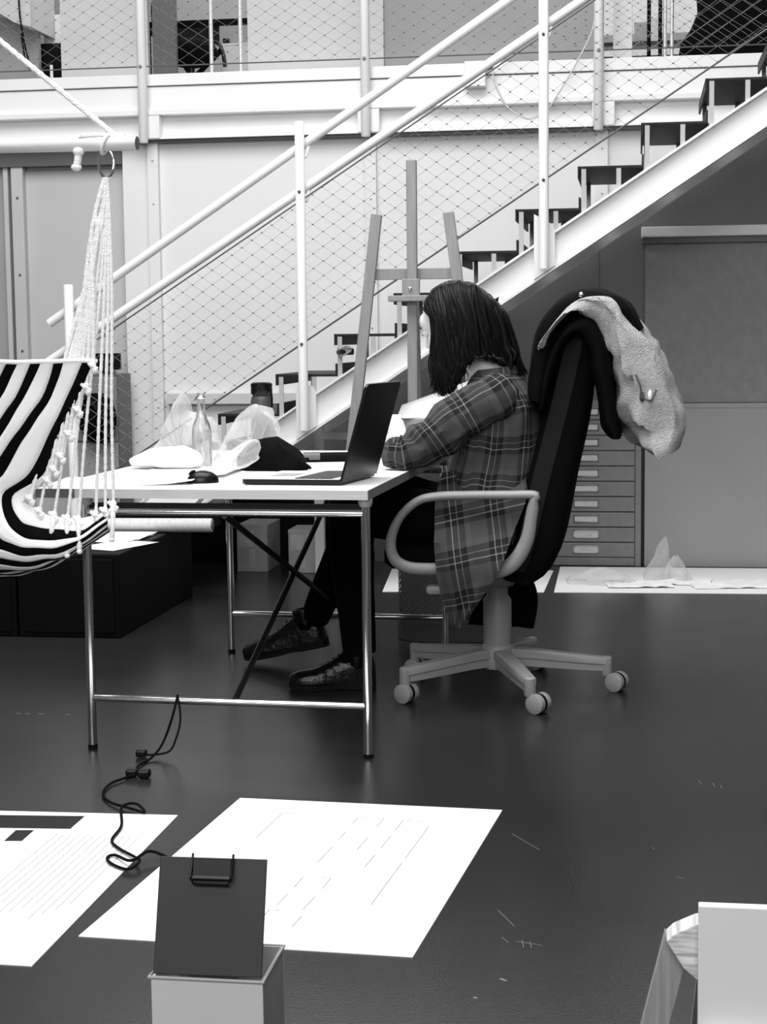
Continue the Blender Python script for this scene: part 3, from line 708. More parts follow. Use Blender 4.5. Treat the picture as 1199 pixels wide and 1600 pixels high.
# ================================================================ PERSON
SY = 5.33
HC = V((-.583, SY+.005, 1.195))                       # head centre
HR = Matrix.Rotation(math.radians(-20), 4, 'Z') @ Matrix.Rotation(math.radians(-24), 4, 'Y')   # turned away, bowed
def hd(x, y, z): return HC + (HR @ V((x, y, z)))      # head space: -x is forward
pe = thing('person', (-.5, SY, .49), 'person with dark shoulder length hair in a plaid shirt seated at the table', 'person')
b = MB()
b.ell(hd(.012, 0, .02), .098, .076, .095, mtx=HR)     # skull
b.ell(hd(-.035, 0, -.045), .062, .058, .075, mtx=HR)  # face
b.ell(hd(-.055, 0, -.095), .03, .03, .026, mtx=HR)    # chin
b.ell(hd(-.075, 0, .03), .025, .05, .04, mtx=HR)      # brow
b.capsule(hd(-.088, 0, .002), hd(-.106, 0, -.030), .008, .0125)   # nose
b.ell(hd(-.100, .011, -.036), .009, .008, .007, mtx=HR); b.ell(hd(-.100, -.011, -.036), .009, .008, .007, mtx=HR)
b.ell(hd(-.083, 0, -.064), .012, .022, .007, mtx=HR); b.ell(hd(-.081, 0, -.075), .011, .02, .008, mtx=HR)   # lips
for sg in (-1, 1):
    b.ell(hd(.012, sg*.074, -.012), .018, .008, .03, mtx=HR)     # ears
    b.ell(hd(-.06, sg*.036, -.03), .025, .02, .025, mtx=HR)      # cheeks
b.capsule(hd(.015, 0, -.05), (-.445, SY, 1.01), .054, .062)      # neck
b.capsule((-.445, SY, 1.0), (-.43, SY, .92), .075, .11)
b.ell((-.43, SY, .86), .105, .165, .17)                            # chest
b.ell((-.445, SY, .66), .10, .145, .16)
b.ell((-.46, SY, .57), .12, .175, .10)                             # pelvis
SH = {-1: [(-.435, SY-.165, .955), (-.730, SY-.245, .789), (-.748, SY-.03, .832)], 1: [(-.435, SY+.165, .955), (-.725, SY+.28, .80), (-.765, SY+.13, .828)]}
for sg in (-1, 1):
    s_, e_, w_ = SH[sg]
    b.capsule(s_, e_, .050, .033); b.capsule(e_, w_, .033, .026)
    # hand: palm, four fingers of different length, thumb from the side of the palm
    w = V(w_); fwd_ = V((-.35, -sg*.78, .42)).normalized(); side = V((-.8, .0, -.35)).normalized(); side = (side-fwd_*side.dot(fwd_)).normalized(); nrm_ = fwd_.cross(side).normalized()
    if nrm_.z > 0: nrm_ = -nrm_
    pc_ = w + fwd_*.045
    for k in (-1.2, -.4, .4, 1.2):
        b.capsule(w+side*k*.010, w+fwd_*.075+side*k*.0185, .015, .0115, 10)
    for k, L in ((-1.5, .060), (-.5, .074), (.5, .078), (1.5, .070)):
        p0 = w+fwd_*.075+side*k*.0155; p1 = p0 + (fwd_*.8+nrm_*.6).normalized()*L*.42; p2 = p1 + (fwd_*.25+nrm_*.95).normalized()*L*.33; p3 = p2 + (fwd_*-.35+nrm_*.9).normalized()*L*.27
        b.capsule(p0, p1, .0095, .0085, 8); b.capsule(p1, p2, .0085, .0078, 8); b.capsule(p2, p3, .0078, .0068, 8)
    t0 = w+fwd_*.02+side*.022; t1 = t0+(side*.75+fwd_*.6+nrm_*.25).normalized()*.034; t2 = t1+(fwd_*.8+nrm_*.5+side*.1).normalized()*.028
    b.capsule(t0, t1, .0125, .0105, 8); b.capsule(t1, t2, .0105, .0085, 8)
# legs: hip, knee, ankle
LG = {-1: [(-.47, SY-.095, .555), (-.905, SY-.085, .585), (-.905, SY-.005, .125)], 1: [(-.47, SY+.095, .555), (-.90, SY+.17, .60), (-1.118, SY+.358, .165)]}
for sg in (-1, 1):
    h_, k_, a_ = LG[sg]
    b.capsule(h_, k_, .088, .062); kk = V(k_); aa = V(a_); cf = kk.lerp(aa, .3)+V((.018, 0, 0))
    b.capsule(kk, cf, .060, .056); b.capsule(cf, aa, .056, .038); b.capsule(aa, aa+V((-.06, -.01*(sg < 0), -.05)), .034, .022)
tmp = b.mesh('body_raw', ['skin']); to = bpy.data.objects.new('body_raw', tmp); COL.objects.link(to)
r_ = to.modifiers.new('remesh', 'REMESH'); r_.mode = 'VOXEL'; r_.voxel_size = .0048; r_.use_smooth_shade = True
s_ = to.modifiers.new('smooth', 'SMOOTH'); s_.factor = .5; s_.iterations = 4
dg = bpy.context.evaluated_depsgraph_get(); body_me = bpy.data.meshes.new_from_object(to.evaluated_get(dg)); bpy.data.objects.remove(to); body_me.name = 'body'
body_me.materials.clear(); body_me.materials.append(M['skin']); body_me.materials.append(M['legging'])
idx = []
for p in body_me.polygons:
    c = p.center; idx.append(1 if (c.z < .70 and not (c.x < -.69 and c.z > .74)) else 0)
body_me.polygons.foreach_set('material_index', idx); body_me.polygons.foreach_set('use_smooth', [True]*len(body_me.polygons))
bo = bpy.data.objects.new('body', body_me); COL.objects.link(bo); put(bo, pe)
for sg in (-1, 1):
    MB().ell(hd(-.086, sg*.03, .002), .012, .012, .012, 12, 8, HR).obj('eye', 'label_card', bo, True)
    MB().ell(hd(-.0945, sg*.0315, .001), .005, .006, .006, 10, 6, HR).obj('iris', 'ink', bo, True)
    MB().tube([hd(-.094, sg*.018, .022), hd(-.097, sg*.032, .026), hd(-.09, sg*.047, .020)], [.003, .0035, .002], 6).obj('eyebrow', 'hair', bo, True)
MB().tube([hd(-.092, -.016, -.0695), hd(-.0945, 0, -.0695), hd(-.092, .016, -.0695)], [.001, .0016, .001], 6).obj('mouth_line', 'panel_dark', bo, True)

# shirt: torso, sleeves rolled at the elbow, collar, tail hanging through the near armrest
sh = MB(); rings = []; NS = 48
prof = [(.50, -.475, .15, .215), (.56, -.472, .155, .218), (.62, -.463, .152, .212), (.70, -.452, .147, .205), (.78, -.437, .142, .205), (.86, -.427, .140, .215), (.92, -.426, .135, .216), (.96, -.43, .122, .205), (.99, -.436, .105, .175), (1.012, -.44, .088, .135), (1.03, -.444, .072, .095), (1.042, -.448, .064, .075)]
for z, cx_, hx_, hy_ in prof:
    r = []
    for j in range(NS):
        t = 2*math.pi*j/NS; ca, sa = math.cos(t), math.sin(t); f = .82 if z < .97 else 1.
        x = hx_*math.copysign(abs(ca)**f, ca); y = hy_*math.copysign(abs(sa)**f, sa)
        d = (.014*noise.noise(V((t*2.2, z*16, 1.5))) + .010*noise.noise(V((t*5, z*30, 4)))) * (1 if z < .98 else .3)
        k = 1+d/.15
        r.append(V((cx_+x*k, SY+y*k, z + .02*noise.noise(V((ca*3, sa*3, z*3))) * (z < .95))))
    rings.append(r)
def refine(rings, per=3):
    n = len(rings[0]); cols = [cat_rom([r[k] for r in rings], per) for k in range(n)]
    return [[cols[k][i] for k in range(n)] for i in range(len(cols[0]))]
sh.loft(refine(rings), cap=False)
def sleeve(sg):
    s_, e_, w_ = [V(p) for p in SH[sg]]
    cuff = e_.lerp(w_, .17)
    path = cat_rom([s_+V((.03, sg*-.035, .022)), s_+V((-.005, sg*.012, .0)), s_.lerp(e_, .35)+V((0, sg*.012, .004)), s_.lerp(e_, .7)+V((0, sg*.008, -.014)), e_+V((.03, sg*.002, .004)), e_+V((.0, 0, .002)), cuff], 7)
    n = len(path); rads = [interp([(0, .055), (.12, .072), (.3, .074), (.5, .066), (.65, .054), (.8, .046), (.9, .045), (1, .044)], i/(n-1)) for i in range(n)]
    T_ = []
    for i in range(n): T_.append((path[min(i+1, n-1)]-path[max(i-1, 0)]).normalized())
    u = T_[0].cross(V((0, 0, 1))).normalized(); rings = []
    for i in range(n):
        u = (u-T_[i]*u.dot(T_[i])).normalized(); w = T_[i].cross(u); r = []
        for j in range(28):
            a = 2*math.pi*j/28; t = i/(n-1)
            fold = .012*math.sin(t*46+2.4*math.sin(a)+sg)*max(.18, t-.35)*1.2 + .013*noise.noise(V((math.cos(a)*1.4, math.sin(a)*1.4, t*8+sg*3))) + .009*noise.noise(V((math.cos(a)*3, math.sin(a)*3, t*20+sg*7)))
            q = path[i] + (u*math.cos(a)+w*math.sin(a))*(rads[i]+fold)
            if q.z < TZ+.004 and q.x < -.66: q.z = TZ+.004
            r.append(q)
        rings.append(r)
    sh.loft(rings, cap=False, vof=.03)
    # rolled cuff
    cu_ = [path[-1]-T_[-1]*.03, path[-1]-T_[-1]*.03, path[-1], path[-1]+T_[-1]*.004, path[-1]]
    sh.tube(cu_, [.040, .047, .048, .044, .03], 24)
sleeve(-1); sleeve(1)
L_ = [(-.60, .73), (-.613, .66), (-.612, .569), (-.607, .48), (-.596, .401), (-.58, .331), (-.557, .262)]
R_ = [(-.345, .73), (-.33, .66), (-.365, .561), (-.395, .472), (-.432, .399), (-.475, .333), (-.512, .275)]
YY = [5.19, 5.115, 5.065, 5.015, 5.005, 5.015, 5.02]
rows = []
Lc = cat_rom([(a[0], y, a[1]) for a, y in zip(L_, YY)], 4); Rc = cat_rom([(a[0], y, a[1]) for a, y in zip(R_, YY)], 4)
for i, (a, c) in enumerate(zip(Lc, Rc)):
    t = i/(len(Lc)-1); r = []
    for j in range(23):
        u = j/22; p = a.lerp(c, u)
        dy = .012*math.sin(u*11+t*2)*t + .012*noise.noise(V((u*5, t*3, 2)))
        r.append(V((p.x, min(p.y+dy, 5.03) if .38 < t else p.y+dy*.4, p.z + .012*math.sin(u*9)*t*t)))
    rows.append(r)
sh.grid(rows, uvfn=lambda q: (q[0]*.97+q[2]*.16+.02, q[2]*.97-q[0]*.22))
so = sh.obj('plaid_shirt', 'plaid', pe, True)
# collar band
cb = MB(); rings = []
for z, k in ((1.025, 1.04), (1.045, 1.0), (1.05, 1.03), (1.032, 1.14), (1.022, 1.16)):
    rings.append([V((-.446+.068*k*math.cos(a)+.0, SY+.08*k*math.sin(a), z+.008*math.cos(a))) for a in [2*math.pi*j/32 for j in range(32)]])
cb.loft(rings, cap=False).obj('collar', 'plaid', so, True)

# loose black trousers
tr_ = MB()
for pth, rad in (([(-.46, SY-.10, .56), (-.65, SY-.10, .575), (-.82, SY-.088, .60), (-.90, SY-.075, .55), (-.905, SY-.05, .40), (-.90, SY-.02, .25), (-.895, SY-.004, .125)], [(0, .09), (.3, .092), (.5, .08), (.6, .072), (.75, .064), (1, .054)]),
                 ([(-.46, SY+.10, .56), (-.65, SY+.12, .58), (-.82, SY+.155, .61), (-.91, SY+.185, .56), (-.98, SY+.245, .43), (-1.05, SY+.305, .30), (-1.112, SY+.355, .175)], [(0, .09), (.3, .092), (.5, .08), (.6, .072), (.75, .062), (1, .050)])):
    P = cat_rom(pth, 8); n = len(P)
    tr_.tube(P, [interp(rad, i/(n-1))*(1+.03*math.sin(i*.9)*noise.noise(V((i*.3, 1, 2)))) for i in range(n)], 22)
tr_.obj('trousers', 'legging', pe, True)
# shoes
def shoe(heel, toe, z0, pitch):
    heel, toe = V(heel), V(toe); d = (toe-heel); L = d.length; d.normalize(); n = V((-d.y, d.x, 0)).normalized()
    mt = Matrix(((d.x, n.x, 0, heel.x), (d.y, n.y, 0, heel.y), (0, 0, 1, z0), (0, 0, 0, 1))) @ Matrix.Rotation(pitch, 4, 'Y')
    so_ = MB(); up_ = MB(); rs = []; ru = []
    for t, hw, h in ((0.0, .018, .075), (.03, .030, .10), (.12, .036, .118), (.28, .037, .125), (.42, .038, .105), (.55, .043, .082), (.7, .047, .066), (.85, .045, .058), (.95, .034, .05), (1.0, .016, .038)):
        x = t*L; th = .028 if t < .32 else .018
        zb = 0 if (t < .3 or t > .42) else .004
        if t > .9: zb += (t-.9)*.08
        rs.append([V((x, hw*1.06*sg*q, z)) for sg, q, z in ((-1, .95, zb), (1, .95, zb), (1, 1, zb+th), (-1, 1, zb+th))])
        ru.append([V((x, hw*math.cos(a), .024 + max(0, (h-.018))*max(0, math.sin(a))**.75 if math.sin(a) > 0 else .022)) for a in [math.pi*j/9-0.0001 for j in range(10)]])
    so_.loft([[mt @ p for p in r] for r in rs]); up_.loft([[mt @ p for p in r] for r in ru])
    # ankle shaft
    up_.lathe([(.030, .06), (.040, .08), (.042, .11), (.043, .14), (.041, .145), (.036, .14)], (.06, 0, 0), 20, mtx=mt)
    up_.box(.005, .028, -.012, .012, .12, .165, .004, mtx=mt)
    o = up_.obj('shoe', 'shoe', pe, True); so_.obj('sole', 'shoe_sole', o, False)
    MB().tube([mt @ V((.0, -.034, .032)), mt @ V((.3*L, -.039, .032)), mt @ V((.7*L, -.05, .026)), mt @ V((.9*L, -.042, .024)), mt @ V((L*1.005, 0, .026))], .0022, 6).obj('welt', 'wall_grey' if False else 'panel_dark', o, True)
    lc = MB()
    for i in range(4):
        x = L*(.40+.06*i); zt = .108-.012*i
        lc.tube([mt @ V((x, -.026, zt-.012)), mt @ V((x+.008, 0, zt+.006)), mt @ V((x, .026, zt-.012))], .0022, 6)
    lc.obj('laces', 'rubber', o, True)
shoe((-.845, 5.345, 0), (-1.125, 5.285, 0), 0.002, 0.0)
shoe((-1.065, 5.685, 0), (-1.375, 5.70, 0), 0.075, math.radians(12))

# hair: solid under-volume plus strands, parted at the crown
def hair_path(s, side, jit=0.):
    root = [interp([(0, -.668), (.35, -.615), (.6, -.55), (.8, -.50), (1, -.455)], s), SY+.012*side*-1+.01, interp([(0, 1.262), (.2, 1.305), (.45, 1.328), (.7, 1.322), (.85, 1.30), (1, 1.27)], s)]
    up1 = [interp([(0, -.662), (.35, -.618), (.7, -.52), (1, -.425)], s), SY+side*.055, interp([(0, 1.245), (.25, 1.285), (.5, 1.305), (.75, 1.295), (1, 1.225)], s)]
    wid = [interp([(0, -.634), (.35, -.60), (.7, -.50), (1, -.405)], s), SY+side*interp([(0, .075), (.3, .098), (.7, .095), (1, .05)], s), interp([(0, 1.19), (.5, 1.215), (1, 1.15)], s)]
    low = [interp([(0, -.630), (.35, -.595), (.7, -.495), (1, -.392)], s), SY+side*interp([(0, .085), (.3, .108), (.7, .10), (1, .045)], s), interp([(0, 1.08), (.6, 1.10), (1, 1.09)], s)]
    tip = [interp([(0, -.622), (.25, -.600), (.5, -.565), (.7, -.505), (1, -.385)], s), SY+side*interp([(0, .09), (.4, .112), (.8, .09), (1, .035)], s), interp([(0, .99), (.15, .962), (.3, .97), (.45, 1.0), (.6, 1.045), (.72, 1.085), (.85, 1.075), (1, 1.035)], s)]
    return root, up1, wid, low, tip
hv = MB()
for side in (-1, 1):
    rows = []
    for i in range(25):
        rows.append(cat_rom(hair_path(i/24, side), 6))
    hv.grid(rows)
# back of head closing sheet
rows = []
for k in range(7):
    u = k/6; A = cat_rom(hair_path(1., -1), 6); B = cat_rom(hair_path(1., 1), 6)
    rows.append([a.lerp(c, u)+V((.012*math.sin(math.pi*u), 0, 0)) for a, c in zip(A, B)])
hv.grid(rows)
ho = hv.obj('hair', 'hair', pe, True); md = ho.modifiers.new('solid', 'SOLIDIFY'); md.thickness = .012; md.offset = -1
st_ = MB(); rnd = random.Random(3)
for q in range(330):
    side = -1 if q % 3 else 1; s = rnd.random(); P = [V(p) for p in hair_path(s, side)]
    o1 = rnd.uniform(-.004, .007); L = rnd.uniform(.82, 1.06)
    for k in (1, 2, 3, 4):
        P[k] += V((rnd.gauss(0, .006)*k/2, side*(o1+.003*k), rnd.gauss(0, .004)))
    P[4] = P[3].lerp(P[4], L) + V((rnd.gauss(0, .008), 0, 0))
    c = cat_rom(P, 6); n = len(c); r0 = rnd.uniform(.003, .006); w0 = rnd.uniform(0, 6); wa = rnd.uniform(.003, .012)
    c = [q_+V((wa*math.sin(w0+i*.55)*i/n, side*.3*wa*math.cos(w0+i*.5)*i/n, 0)) for i, q_ in enumerate(c)]
    st_.tube(c, [r0*interp([(0, .5), (.2, 1), (.75, .85), (1, .15)], i/(n-1)) for i in range(n)], 5, mi=1 if rnd.random() < .10 else 0)
for q in range(60):
    u = rnd.random(); A = [V(p) for p in hair_path(1., -1)]; B = [V(p) for p in hair_path(1., 1)]
    P = [a.lerp(c, u)+V(((-.012, .002, .010, .014, .016)[k_]+rnd.uniform(0, .008), 0, (-.004 if k_ == 0 else 0))) for k_, (a, c) in enumerate(zip(A, B))]; P[4] += V((rnd.gauss(.004, .01), 0, rnd.uniform(-.03, .02)))
    c = cat_rom(P, 5); n = len(c)
    st_.tube(c, [.005*interp([(0, .5), (.2, 1), (.75, .85), (1, .15)], i/(n-1)) for i in range(n)], 5)
st_.obj('hair_strands', ['hair', 'hair_light'], ho, True, kind='stuff')
ph = thing('folded_card', (-.77, SY+.06, .85), 'small white card held in the seated person\'s hands', 'card')
MB().box(-.83, -.755, SY+.045, SY+.05, .83, .90, .001).obj('front_leaf', 'paper', ph)

# ================================================================ HAMMOCK CHAIR
FAB = [
 [(-1.394,4.2,1.096),(-1.435,4.2,1.004),(-1.48,4.2,0.904),(-1.532,4.2,0.802),(-1.589,4.2,0.743),(-1.602,4.2,0.726),(-1.546,4.2,0.695),(-1.476,4.2,0.682),(-1.406,4.2,0.691),(-1.351,4.2,0.718)],
 [(-1.397,4.188,1.096),(-1.441,4.188,1.005),(-1.49,4.188,0.904),(-1.545,4.188,0.803),(-1.629,4.188,0.744),(-1.603,4.17,0.679),(-1.561,4.17,0.666),(-1.493,4.17,0.656),(-1.425,4.176,0.66),(-1.363,4.188,0.703)],
 [(-1.42,4.176,1.096),(-1.468,4.176,1.005),(-1.52,4.176,0.905),(-1.578,4.176,0.804),(-1.652,4.176,0.745),(-1.627,4.15,0.671),(-1.586,4.15,0.641),(-1.527,4.15,0.63),(-1.446,4.16,0.641),(-1.364,4.18,0.69)],
 [(-1.468,4.164,1.097),(-1.506,4.164,1.006),(-1.575,4.164,0.906),(-1.644,4.164,0.805),(-1.704,4.164,0.746),(-1.66,4.145,0.646),(-1.608,4.145,0.621),(-1.536,4.145,0.61),(-1.454,4.156,0.625),(-1.366,4.178,0.68)],
 [(-1.49,4.152,1.097),(-1.525,4.152,1.006),(-1.602,4.152,0.907),(-1.686,4.152,0.806),(-1.738,4.152,0.747),(-1.697,4.15,0.634),(-1.637,4.15,0.603),(-1.567,4.15,0.591),(-1.465,4.16,0.609),(-1.368,4.18,0.671)],
 [(-1.521,4.14,1.098),(-1.571,4.14,1.007),(-1.636,4.14,0.907),(-1.722,4.14,0.807),(-1.777,4.14,0.748),(-1.731,4.165,0.604),(-1.661,4.165,0.581),(-1.573,4.165,0.575),(-1.478,4.172,0.595),(-1.37,4.186,0.664)],
 [(-1.545,4.128,1.098),(-1.591,4.128,1.008),(-1.666,4.128,0.908),(-1.752,4.128,0.808),(-1.808,4.128,0.749),(-1.769,4.19,0.583),(-1.689,4.19,0.564),(-1.592,4.19,0.559),(-1.494,4.192,0.584),(-1.374,4.196,0.656)],
 [(-1.576,4.116,1.098),(-1.626,4.116,1.008),(-1.699,4.116,0.909),(-1.791,4.116,0.809),(-1.838,4.116,0.75),(-1.814,4.23,0.562),(-1.715,4.23,0.546),(-1.616,4.23,0.545),(-1.515,4.224,0.573),(-1.379,4.212,0.649)],
 [(-1.601,4.104,1.099),(-1.653,4.104,1.009),(-1.733,4.104,0.91),(-1.825,4.104,0.81),(-1.868,4.104,0.751),(-1.868,4.29,0.539),(-1.749,4.29,0.53),(-1.639,4.29,0.533),(-1.532,4.272,0.561),(-1.387,4.236,0.643)],
 [(-1.631,4.092,1.099),(-1.686,4.092,1.009),(-1.768,4.092,0.911),(-1.851,4.092,0.811),(-1.889,4.092,0.752),(-1.927,4.36,0.524),(-1.787,4.36,0.516),(-1.67,4.36,0.519),(-1.554,4.328,0.55),(-1.397,4.264,0.638)],
]
for k in range(1, 8):   # the sling goes on to the other side, out of the frame
    FAB.append([(x-.034*k, y-.012*k+(.05*k if j > 4 else 0), z-(.012*k if j > 4 else 0)*(1 if k < 4 else .4)) for j, (x, y, z) in enumerate(FAB[9])])
ATT = [(-1.398,4.19,1.087),(-1.417,4.19,1.031),(-1.441,4.19,0.971),(-1.467,4.19,0.908),(-1.492,4.19,0.85),(-1.511,4.19,0.815),(-1.529,4.19,0.786),(-1.58,4.19,0.739),(-1.556,4.19,0.706),(-1.516,4.19,0.695),(-1.48,4.19,0.686),(-1.45,4.19,0.683),(-1.402,4.19,0.697),(-1.376,4.19,0.707),(-1.353,4.19,0.723)]
TAS = [(-1.52,4.16,.627), (-1.474,4.16,.59), (-1.44,4.16,.601), (-1.351,4.16,.633)]
hm = thing('hammock_chair', (-1.6, 4.2, .5), 'black and white striped hanging hammock chair with knotted white ropes and wooden bar', 'hammock chair')
rowsf = [cat_rom(r, 6) for r in FAB]
def wob(p, a): return p + V((0, .01*noise.noise(V((p.x*9+a, p.z*7, 3))), .006*noise.noise(V((p.x*16, p.z*16, a)))))
for i in range(len(rowsf)-1):
    s = MB(); A, B = rowsf[i], rowsf[i+1]
    s.grid([[wob(a.lerp(c, t), 0) for a, c in zip(A, B)] for t in (0, .34, .67, 1)])
    o = s.obj('stripe', 'canvas_black' if i % 2 else 'canvas_white', hm, True)
    md = o.modifiers.new('solid', 'SOLIDIFY'); md.thickness = .003
# top hem
MB().tube([wob(r[0], 0) for r in rowsf], .006, 8).obj('top_hem', 'canvas_white', hm, True)
br = MB().tube([(-2.55, 4.2, 1.662), (-1.275, 4.2, 1.652), (-1.268, 4.2, 1.652)], [.0185, .0185, .0165], 20).obj('spreader_bar', 'wood_bar', hm, True)
MB().lathe([(.001, 0), (.0175, 0), (.0175, .002), (.001, .002)], n=20, mtx=Matrix.Translation((-1.2685, 4.2, 1.652)) @ Matrix.Rotation(math.pi/2, 4, 'Y')).obj('bar_end', 'wood_end', br)
rg = [V((-1.351+.018*math.cos(a), 4.2+.006*math.cos(a), 1.603+.037*math.sin(a))) for a in [2*math.pi*k/20 for k in range(20)]]
MB().tube(rg, .0035, 8, closed=True).obj('ring', 'chrome', hm, True)
MB().tube([V((-1.351+.024*math.cos(a)*.4, 4.2+.024*math.sin(a), 1.652+.024*math.cos(a))) for a in [2*math.pi*k/14 for k in range(14)]], .005, 6, closed=True).obj('ring_lashing', 'rope', hm, True)
def rope(path, r, name='rope'):
    P = cat_rom(path, 10); s = MB(); n = len(P)
    L = sum((b_-a_).length for a_, b_ in zip(P, P[1:])); P = resample(P, max(12, int(L/.008))); n = len(P)
    s.tube(P, [r*(1+.14*math.sin(i*2.2)) for i in range(n)], 7); return s.obj(name, 'rope', hm, True)
rope([(-1.32, 4.2, 1.668), (-1.626, 4.2, 1.921), (-2.1, 4.2, 2.31), (-2.9, 4.2, 2.97)], .0075, 'suspension_rope')
rope([(-1.30, 4.2, 1.672), (-1.33, 4.2, 1.674), (-1.38, 4.195, 1.675), (-1.42, 4.19, 1.672)], .006)
kn = MB(); kn.ell((-1.421, 4.19, 1.634), .015, .013, .012); kn.tube([(-1.421, 4.19, 1.63), (-1.424, 4.19, 1.61), (-1.427, 4.19, 1.597)], .010, 8); kn.ell((-1.428, 4.19, 1.594), .014, .012, .010)
kn.obj('knot', 'rope', hm, True)
RB = V((-1.352, 4.2, 1.568))
spl = V((-1.385, 4.195, 1.40)); spl2 = V((-1.365, 4.2, 1.45))
for k, a in enumerate(ATT):
    a = V(a)
    if k < 8:
        j = V((-.003*(k % 4), .006*(k % 3), .012*(k % 2)))
        P = [RB+V((-.004+.003*(k % 3), .004*(k % 2), 0)), RB.lerp(spl, .55)+V((-.002+.009*((k*5) % 3-1), .006*((k % 3)-1), 0)), spl+V((.006*((k % 4)-1.5), .006*((k % 3)-1), .006*(k % 5))), a.lerp(spl, .5)+V((.0, -.006, 0)), a]
        r = .0058
    else:
        P = [RB+V((.004, .004*(k % 2), 0)), RB.lerp(a, .35)+V((.004+.002*(k % 3), 0, 0)), RB.lerp(a, .7), a]; r = .0042
    rope(P, r)
    q = MB(); q.ell(a+V((0, -.006, 0)), .010, .009, .011, 10, 8); q.ell(a+V((.006, -.008, -.013)), .009, .008, .010, 10, 8)
    q.tube([a+V((-.012, -.006, .006)), a+V((0, -.014, -.002)), a+V((.013, -.006, -.010))], .005, 7); q.obj('knot', 'rope', hm, True)
for a, t in zip((ATT[9], ATT[10], ATT[11], ATT[14]), TAS):
    rope([V(a)+V((0, -.01, 0)), V(a).lerp(V(t), .5)+V((.004, -.012, 0)), V(t)], .0065, 'rope_tail')
    MB().ell(V(t), .008, .008, .007, 10, 6).obj('tail_end', 'rope', hm, True)

# ================================================================ EASEL behind the person
YE = 6.72
es = thing('easel', (-.9, YE, 0), 'grey wooden studio easel standing between table and stairs', 'easel')
MB().beam((-.897, YE, .12), (-.894, YE, 1.856), .041, .03, .004, (0, 1, 0)).obj('mast', 'wood_grey', es)
MB().beam((-1.236, YE+.01, .012), (-1.039, YE+.01, 1.644), .043, .03, .002, (0, 1, 0)).obj('leg', 'wood_grey', es)
MB().beam((-.532, YE+.01, .012), (-.748, YE+.01, 1.646), .043, .03, .002, (0, 1, 0)).obj('leg', 'wood_grey', es)
MB().beam((-.895, YE+.05, 1.41), (-.895, YE+.33, .01), .04, .03, .002, (1, 0, 0)).obj('rear_leg', 'wood_grey', es)
MB().box(-1.055, -.714, YE+.028, YE+.045, 1.383, 1.427, .002).obj('crossbar', 'wood_grey', es)
MB().box(-1.13, -.63, YE+.028, YE+.045, .58, .62, .002).obj('crossbar', 'wood_grey', es)
hl = MB().box(-.931, -.861, YE-.045, YE-.016, 1.296, 1.383, .003).obj('canvas_holder', 'wood_grey', es)
MB().box(-.984, -.816, YE-.075, YE-.016, 1.293, 1.317, .003).obj('ledge', 'wood_grey', hl)
MB().lathe([(.001, 0), (.007, 0), (.007, .01), (.001, .014)], n=12, mtx=Matrix.Translation((-.897, YE-.045, 1.343)) @ Matrix.Rotation(math.pi/2, 4, 'X')).obj('wing_bolt', 'chrome', hl)

# ---------------------------------------------------------------- perforated bin behind the table
BX, BY, BR = -.705, 6.37, .20
bn = thing('perforated_bin', (BX, BY, 0), 'tall dark perforated metal bin behind the table', 'bin')
def rring(r, z, n=48, p=.62): return [V((BX+r*math.copysign(abs(math.cos(a))**p, math.cos(a)), BY+r*math.copysign(abs(math.sin(a))**p, math.sin(a)), z)) for a in [2*math.pi*j/n for j in range(n)]]
MB().loft([rring(BR, .10), rring(BR, .805)], cap=False).obj('perforated_wall', 'perforated', bn, True)
MB().loft([rring(BR-.004, .002), rring(BR+.004, .002), rring(BR+.004, .10), rring(BR-.004, .10), rring(BR-.004, .01)]).obj('base_band', 'thermos', bn, True)
MB().loft([rring(BR-.004, .80), rring(BR+.005, .80), rring(BR+.006, .845), rring(BR-.002, .85), rring(BR-.006, .845), rring(BR-.006, .80)], cap=False).obj('rim', 'panel_mid', bn, True)
MB().loft([rring(BR-.012, .012), rring(BR-.012, .798)], cap=False).obj('liner', 'panel_mid', bn, True)
s = MB(); s.grid([[V((-.905+.37*u+.02*(1-v)*(1-u), 6.175+.28*v, .852+v*(.035+.13*u))) for u in [i/6 for i in range(7)]] for v in [i/4 for i in range(5)]])
o = s.obj('flap_lid', 'panel_light', bn, True); md = o.modifiers.new('solid', 'SOLIDIFY'); md.thickness = .006

